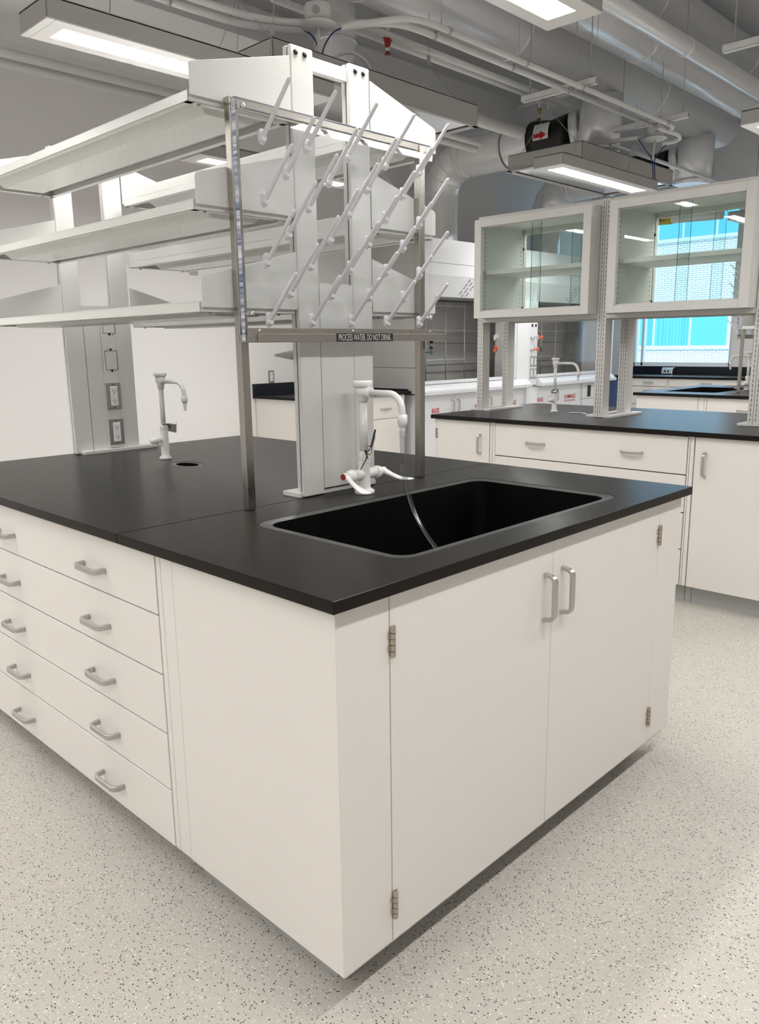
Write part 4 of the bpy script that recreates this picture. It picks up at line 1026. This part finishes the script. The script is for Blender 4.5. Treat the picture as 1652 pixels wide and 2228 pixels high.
# ------------------------------------------------------------------ flat ceiling boxes (chilled beams)
def beam_box(x0, x1, label):
    t = thing('chilled_beam', ((x0 + x1) / 2, 2.67, 2.72), label, 'ceiling unit', 'flat ceiling boxes')
    y0, y1, z0, z1 = 2.33, 3.0, 2.72, 2.842
    MB().box(x0, x1, y0, y0 + 0.004, z0, z1).box(x0, x1, y1 - 0.004, y1, z0, z1).box(x0, x0 + 0.004, y0, y1, z0, z1).box(x1 - 0.004, x1, y0, y1, z0, z1).box(x0, x1, y0, y1, z1 - 0.006, z1).build('casing', 'lampbody', t, 0.001)
    MB().box(x0 - 0.02, x1 + 0.02, y0 + 0.001, y0 + 0.03, z0 - 0.004, z0).box(x0 - 0.02, x1 + 0.02, y1 - 0.03, y1 + 0.02, z0 - 0.004, z0).box(x0 - 0.02, x0 + 0.03, y0, y1, z0 - 0.004, z0).box(x1 - 0.03, x1 + 0.02, y0, y1, z0 - 0.004, z0).build('edge_frame', 'lampbody', t)
    MB().box(x0 + 0.03, x1 - 0.03, y0 + 0.03, y1 - 0.03, z0 + 0.004, z0 + 0.008).build('underside', 'mirror', t)
    for xx in (x0 + 0.06, x1 - 0.08):
        wr = MB().tube([(xx, y0 + 0.07, z1), (xx, 2.67, 3.13)], 0.0020, n=6).tube([(xx, y1 - 0.07, z1), (xx, 2.67, 3.13)], 0.0020, n=6).tube([(xx, 2.67, 3.13), (xx, 2.67, 3.44)], 0.0020, n=6)
        wr.box(xx - 0.01, xx + 0.01, 2.662, 2.678, 3.13, 3.19).build('suspension_wire', 'kick', t)
beam_box(1.80, 3.45, 'flat white ceiling box hanging behind the top of the near uprights')
beam_box(4.74, 6.30, 'flat white ceiling box with shiny underside hanging behind the strip light at right')

# ------------------------------------------------------------------ conduits, junction boxes
def one(name, mb, m, label, cat, group=None, bevel=0):
    return setp(mb.build(name, m, None, bevel), label, cat, group)
Z3 = 3.0
one('conduit', MB().tube([(-3.5, 2.57, Z3)] + bez([(1.55, 2.57, Z3), (1.80, 2.555, Z3), (1.98, 2.50, Z3), (2.11, 2.44, Z3 + 0.01)], 6), 0.0165, n=14), 'pipe', 'upper white conduit curving from the left into the round junction box at top centre', 'conduit')
one('conduit', MB().tube([(-3.5, 2.68, Z3)] + bez([(1.60, 2.68, Z3), (1.84, 2.665, Z3), (2.02, 2.60, Z3), (2.14, 2.52, Z3), (2.16, 2.50, Z3)], 6), 0.0165, n=14), 'pipe', 'lower white conduit with open end beside the round junction box at top centre', 'conduit')
one('conduit', MB().tube(bez([(2.24, 2.37, Z3 + 0.01), (2.30, 2.29, Z3), (2.36, 2.15, Z3), (2.44, 2.02, Z3), (2.56, 1.975, Z3), (2.7, 1.97, Z3)], 6) + [(5.35, 1.97, Z3)] + bez([(5.35, 1.97, Z3), (5.47, 1.975, Z3), (5.55, 2.02, Z3), (5.58, 2.08, Z3)], 6), 0.0165, n=14), 'pipe', 'upper white conduit running from the top centre box toward the far right', 'conduit')
one('conduit', MB().tube(bez([(2.25, 2.31, Z3 - 0.015), (2.30, 2.24, Z3), (2.37, 2.17, Z3), (2.47, 2.10, Z3), (2.60, 2.078, Z3), (2.75, 2.075, Z3)], 6) + [(5.40, 2.075, Z3)] + bez([(5.40, 2.075, Z3), (5.60, 2.07, Z3), (5.76, 2.06, Z3), (5.86, 2.09, Z3 - 0.01), (5.88, 2.16, Z3 - 0.02), (5.82, 2.22, Z3 - 0.03)], 6), 0.0165, n=14), 'pipe', 'lower white conduit looping round to the round junction box on the right', 'conduit')
def jbox(x, y, label):
    t = thing('junction_box', (x, y, Z3), label, 'junction box')
    MB().lathe([(0.066, 0.095), (0.070, 0.090), (0.070, 0.005)], (x, y, Z3), n=28).build('housing', 'pipe', t)
    MB().lathe([(0.098, 0.004), (0.098, -0.002), (0.088, -0.008), (0.03, -0.012)], (x, y, Z3), n=32).build('canopy', 'pipe', t)
    MB().cyl((x - 0.055, y - 0.045, Z3 + 0.05), (x - 0.059, y - 0.048, Z3 + 0.05), 0.02, n=14).build('knockout', 'lampbody', t)
    return t
jbox(2.17, 2.40, 'round white ceiling junction box at the top centre of the photo')
jbox(5.75, 2.25, 'round white ceiling junction box above the strip light at right')
one('drop_pole', MB().cyl((2.17, 2.40, Z3 - 0.01), (2.17, 2.40, 2.84), 0.009, n=12), 'pipe', 'thin white pole under the top centre junction box', 'pole')
one('drop_pole', MB().cyl((5.75, 2.25, Z3 - 0.01), (5.735, 2.25, 2.845), 0.009, n=12), 'pipe', 'thin white pole under the right junction box', 'pole')
one('blue_cable', MB().tube(bez([(2.16, 2.50, Z3), (2.175, 2.46, Z3 - 0.03), (2.178, 2.42, Z3 - 0.09), (2.18, 2.41, 2.84)], 8), 0.004, n=8), 'blue', 'blue cable from the open conduit end down beside the top centre pole', 'cable')
one('blue_cable', MB().tube(bez([(2.25, 2.31, Z3 - 0.015), (2.215, 2.34, Z3 - 0.04), (2.19, 2.38, Z3 - 0.10), (2.188, 2.40, 2.84)], 8), 0.004, n=8), 'blue', 'blue cable on the right side of the top centre pole', 'cable')
one('blue_cable', MB().tube(bez([(5.60, 2.33, Z3 + 0.0), (5.66, 2.30, Z3 - 0.07), (5.72, 2.26, Z3 - 0.15), (5.725, 2.24, Z3 - 0.25), (5.66, 2.20, Z3 - 0.37)], 8), 0.004, n=8), 'blue', 'blue cable on the left below the right junction box', 'cable')
one('blue_cable', MB().tube(bez([(5.86, 2.19, Z3 - 0.03), (5.80, 2.22, Z3 - 0.09), (5.75, 2.24, Z3 - 0.16), (5.745, 2.235, Z3 - 0.25), (5.68, 2.19, Z3 - 0.37)], 8), 0.004, n=8), 'blue', 'blue cable on the right below the right junction box', 'cable')
one('flexible_conduit', MB().tube(bez([(2.35, 2.52, 2.845), (2.40, 2.52, 2.93), (2.50, 2.50, 2.97), (2.60, 2.48, 2.94), (2.66, 2.47, 2.845)], 8), 0.010, n=10), 'pipe', 'white flexible conduit arching over the box behind the near uprights', 'conduit')
one('conduit', MB().tube(bez([(5.62, 2.33, Z3 + 0.0), (5.55, 2.40, Z3 - 0.01), (5.50, 2.50, Z3 - 0.02), (5.60, 2.56, Z3 - 0.02), (5.75, 2.555, Z3 - 0.02)], 6) + [(9.7, 2.55, Z3 - 0.02)], 0.0165, n=14), 'pipe', 'white conduit starting left of the right junction box and running to the window', 'conduit')
# struts with threaded hangers
for k, (x, ya, yb, zt_) in enumerate(((1.93, 1.97, 2.55, 3.40), (4.165, 1.90, 2.48, 3.06), (5.405, 1.82, 2.43, 3.06), (4.21, 0.55, 1.10, 3.04), (8.6, 1.9, 2.5, 3.06))):
    t = thing('ceiling_strut', (x, (ya + yb) / 2, 3.03), ['white channel strut above the junction box at top centre', 'white channel strut crossing the two conduits above the glass cabinets', 'white channel strut behind the right junction box', 'white channel strut at the upper right corner of the photo', 'white channel strut near the window'][k], 'strut')
    z0 = 3.02 if k else 3.10
    MB().box(x - 0.02, x + 0.02, ya, yb, z0, z0 + 0.003).box(x - 0.02, x - 0.0175, ya, yb, z0, z0 + 0.042).box(x + 0.0175, x + 0.02, ya, yb, z0, z0 + 0.042).box(x - 0.02, x + 0.02, ya, yb, z0 + 0.039, z0 + 0.042).build('channel', 'pipe', t, 0.0008)
    MB().cyl((x, ya + 0.05, z0), (x, ya + 0.05, ZC), 0.0045, n=8).cyl((x, yb - 0.06, z0), (x, yb - 0.06, 3.75), 0.0045, n=8).build('hanger_rod', 'kick', t)
# clamps
for k, (x, y0, y1) in enumerate(((1.45, 2.57, 2.68), (2.72, 1.97, 2.075), (4.10, 1.97, 2.075), (5.36, 1.97, 2.075), (3.45, 1.97, 2.075))):
    mb = MB()
    for yy in (y0, y1): mb.lathe([(0.0165, -0.009), (0.0195, -0.009), (0.0195, 0.009), (0.0165, 0.009)], (x, yy, Z3), 'x', 16)
    mb.box(x - 0.006, x + 0.006, y0, y1, Z3 + 0.016, Z3 + 0.022).cyl((x, (y0 + y1) / 2, Z3 + 0.02), (x, (y0 + y1) / 2, 3.45), 0.003, n=6)
    one('conduit_clamp', mb, 'handle', ['conduit clamp on the left pair of conduits', 'conduit clamp just right of the top centre junction box', 'conduit clamp beside the strut above the glass cabinets', 'conduit clamp nearest the right junction box', 'conduit clamp halfway along the right pair of conduits'][k], 'clamp', 'conduit clamps')
# sprinkler mains and other pipes along the room
def xpipe(x0, x1, y, th, r, m, label, nm='ceiling_pipe', cat='pipe', bands=()):
    z = 1.36073 + (y + 0.99687) * tan(radians(th))
    mb = MB().cyl((x0, y, z), (x1, y, z), r, n=32)
    for bx_ in bands: mb.cyl((bx_ - 0.012, y, z), (bx_ + 0.012, y, z), r + 0.004, n=32)
    return one(nm, mb, m, label, cat), z
xpipe(2.6, 5.3, 2.80, 26.86, 0.021, 'pipe', 'thin white pipe, upper of the pair behind the conduits at centre right')
xpipe(2.3, 5.3, 2.93, 26.40, 0.021, 'pipe', 'thin white pipe, lower of the pair behind the conduits at centre right')
xpipe(-4.0, 3.2, 4.55, 18.48, 0.030, 'pipe', 'white pipe, upper of the pair at the far left under the soffit')
xpipe(-4.0, 3.2, 4.62, 17.87, 0.030, 'pipe', 'white pipe, lower of the pair at the far left under the soffit')
xpipe(3.6, 9.8, 3.95, 20.70, 0.026, 'pipe', 'white pipe, upper of the pair running behind the peg board toward the ceiling box')
xpipe(3.6, 9.8, 4.00, 20.05, 0.030, 'pipe', 'white pipe, lower of the pair running behind the peg board toward the ceiling box')
xpipe(3.6, 9.8, 3.50, 22.80, 0.055, 'pipe', 'fat white pipe running right just under the soffit edge')
xpipe(-4.0, 8.35, 2.78, 31.2, 0.232, 'duct', 'largest round silver duct, lowest in the row at the top right', 'round_duct', 'duct', (2.9, 4.4, 6.6))
xpipe(-4.0, 9.8, 2.14, 35.5, 0.168, 'duct', 'round silver duct, second from the bottom at the top right', 'round_duct', 'duct', (3.0, 5.2, 7.3))
xpipe(-4.0, 9.8, 1.51, 36.95, 0.0585, 'duct', 'narrow silver pipe in front of the round ducts at the top right', 'round_duct', 'duct', (3.3, 4.6, 6.2))
xpipe(-4.0, 9.8, 2.40, 38.9, 0.19, 'duct', 'round silver duct highest at the top right corner', 'round_duct', 'duct', (3.8, 5.8, 7.8))
# vertical drop behind the top centre junction box
vt = [(3.09, 3.25, 4.38), (3.09, 3.25, 3.33)] + [(3.09, 3.25 + 0.17 * (1 - cos(a)), 3.33 - 0.17 * sin(a)) for a in (0.4, 0.8, 1.2, 1.5)] + [(3.09, 3.60, 3.16)]
mb = MB().tube(vt, 0.14, n=32)
for zz in (3.34, 3.8): mb.cyl((3.09, 3.25, zz - 0.01), (3.09, 3.25, zz + 0.01), 0.144, n=32)
one('round_duct', mb, 'duct', 'vertical round duct dropping behind the top centre junction box', 'duct')
# hood exhaust ducts
for k, x in enumerate((5.80, 7.80)):
    w_ = ['left', 'right'][k]
    t = thing('exhaust_duct', (x, 4.6, 2.36), 'segmented grey elbow duct rising from the %s fume hood' % w_, 'duct')
    r = 0.185; cy, cz, R = 4.24, 2.82, 0.36
    pts = [(x, 4.6, 2.36), (x, 4.6, 2.82)]
    for i in range(1, 5): a = pi / 2 * (i - 0.5) / 4; pts.append((x, cy + R * 1.02 * cos(a), cz + R * 1.02 * sin(a)))
    pts += [(x, 4.24, 3.18), (x, 3.75, 3.18)]
    MB().tube(pts, r, n=36, caps=False).build('elbow', 'duct', t)
    sm = MB()
    for i in range(1, len(pts) - 1):
        p = Vector(pts[i]); d = (Vector(pts[i + 1]) - Vector(pts[i - 1])).normalized()
        sm.cyl(p - d * 0.006, p + d * 0.006, r + 0.005, n=36)
    sm.build('seam_ring', 'duct', t)
    MB().lathe([(r, 3.74), (r + 0.012, 3.74), (r + 0.012, 3.752), (r, 3.752)], (x, 0, 3.18), 'y', 36).build('flange', 'duct', t)
    t = thing('exhaust_branch', (x, 3.2, 3.18), 'grey exhaust branch with black flexible connector above the %s fume hood' % w_, 'duct')
    MB().tube([(x, 3.73, 3.18), (x, 3.45, 3.19)], r - 0.01, n=36, caps=False).build('spigot', 'duct', t)
    MB().tube([(x, 3.45, 3.19), (x, 3.38, 3.19), (x, 3.25, 3.19), (x, 3.12, 3.19), (x, 3.05, 3.19)], [0.178, 0.172, 0.150, 0.172, 0.178], n=36).build('flexible_connector', 'rubber', t)
    MB().tube([(x + 0.0, 3.05, 3.19), (x + 0.02, 2.98, 3.20)], 0.18, n=36).cyl((x + 0.03, 2.82, 2.98), (x + 0.03, 2.80, 3.45), 0.185, n=36).build('vertical_riser', 'duct', t)
    MB().cyl((x + 0.03, 2.82, 3.0), (x + 0.03, 2.82, 3.02), 0.190, n=36).build('seam_ring', 'duct', t)
    if k == 0:
        # arrow sticker on the connector
        lb = MB(); n = 6
        for (y0, y1, a0, a1, rr) in ((3.20, 3.36, 2.55, 3.35, 0.182),):
            vs = []
            for j in range(2):
                yy = (y0, y1)[j]
                vs += [(x + rr * cos(a0 + (a1 - a0) * i / n), yy, 3.19 + rr * sin(a0 + (a1 - a0) * i / n)) for i in range(n + 1)]
            lb.add(vs, [(i, i + 1, n + 2 + i, n + 1 + i) for i in range(n)])
        lb.build('sticker', 'tap', t)
        xs = x - 0.186
        MB().add([(xs, 3.35, 3.205), (xs, 3.28, 3.205), (xs, 3.28, 3.225), (xs, 3.22, 3.185), (xs, 3.28, 3.150), (xs, 3.28, 3.170), (xs, 3.35, 3.170)], [(0, 1, 2, 3, 4, 5, 6)]).build('arrow', 'redink', t)
# yellow tagged water return pipe near the window
t = thing('insulated_pipe', (8.9, 3.9, 2.85), 'insulated pipe with yellow WTR RET. marker seen through the right glass cabinet', 'pipe')
MB().cyl((8.9, 2.9, 2.81), (8.9, 4.9, 2.86), 0.062, n=28).build('lagging', 'duct', t)
MB().cyl((8.9, 3.50, 2.826), (8.9, 4.35, 2.847), 0.068, n=28).build('marker_band', 'yellow', t)
text('lettering', 'WTR RET.', t, 'blackink', (8.829, 4.03, 2.803), (0, -1, -0.025), (0, 0, 1), 0.075, 0.46, bold=0.02)
MB().cyl((8.9, 3.05, 2.87), (8.9, 3.05, ZC), 0.004, n=8).cyl((8.9, 4.6, 2.90), (8.9, 4.6, 3.45), 0.004, n=8).build('hanger_rod', 'kick', t)
# sprinkler heads
def sprinkler(x, y, z, m, label):
    t = thing('fire_sprinkler', (x, y, z), label, 'sprinkler')
    MB().cyl((x, y, z + 0.06), (x, y, z - 0.01), 0.012, n=12).build('stem', 'pipe', t)
    MB().lathe([(0.010, -0.008), (0.022, -0.012), (0.020, -0.045), (0.012, -0.060), (0.012, -0.095), (0.020, -0.098), (0.020, -0.103)], (x, y, z), n=16).build('guard', m, t)
    MB().lathe([(0.013, -0.066), (0.0135, -0.070), (0.0135, -0.082), (0.013, -0.086)], (x, y, z), n=16).build('band', 'tap', t)
    if m == 'red': MB().prism([(x - 0.045, z - 0.005), (x + 0.045, z + 0.02), (x + 0.03, z - 0.03), (x - 0.01, z - 0.045), (x - 0.025, z - 0.025)], 'y', y - 0.006, y + 0.006).build('red_cap', 'red', t, 0.002)
sprinkler(3.12, 2.80, 3.275, 'red', 'red capped sprinkler head hanging right of the near uprights')
sprinkler(5.70, 3.35, 3.45, 'brass', 'small brass sprinkler head above the ceiling box at right')
one('sprinkler_branch', MB().tube([(5.70, 2.9, 3.50), (5.70, 3.6, 3.50)], 0.02, n=14), 'pipe', 'short white branch pipe carrying the brass sprinkler head', 'pipe')

# ------------------------------------------------------------------ outside the window
def outside():
    g = MB().box(10.2, 60, -40, 60, -3.2, -3.0).build('outside_ground', 'ground', None); g['kind'] = 'structure'
    BX = 33.0
    t = thing('brick_building', (BX, 14, -3), 'pale brick building with turquoise windows outside the window', 'building')
    MB().box(BX, BX + 8, -10, 45, -3, 14).build('brick_wall', 'brick', t)
    def win(y0, y1, z0, z1, mull, blind):
        f_ = MB().box(BX - 0.12, BX, y0 - 0.12, y1 + 0.12, z0 - 0.16, z1 + 0.10).build('window_surround', 'winframe_out', t)
        ys = sorted([y0] + mull + [y1])
        for k in range(len(ys) - 1):
            a, b = ys[k] + 0.05, ys[k + 1] - 0.05
            MB().box(BX - 0.14, BX - 0.121, a, b, z0, z1).build('pane', 'turq', t)
            if blind(k):
                s = MB(); q = a + 0.05
                while q < b - 0.05:
                    s.box(BX - 0.145, BX - 0.141, q, q + random.uniform(0.01, 0.07), z0, z1); q += random.uniform(0.10, 0.2)
                s.build('blind_slats', 'turq_blind', t)
    win(11.86, 15.75, 1.18, 2.55, [13.45, 15.05], lambda k: k > 0)
    win(2.5, 9.5, 1.18, 2.55, [4.5, 7], lambda k: True)
    win(11.2, 15.1, 5.6, 7.2, [12.6, 14.0], lambda k: False)
    win(16.6, 21.0, 1.18, 2.55, [18.8], lambda k: False)
    win(16.6, 21.0, 5.6, 7.2, [18.8], lambda k: False)
outside()
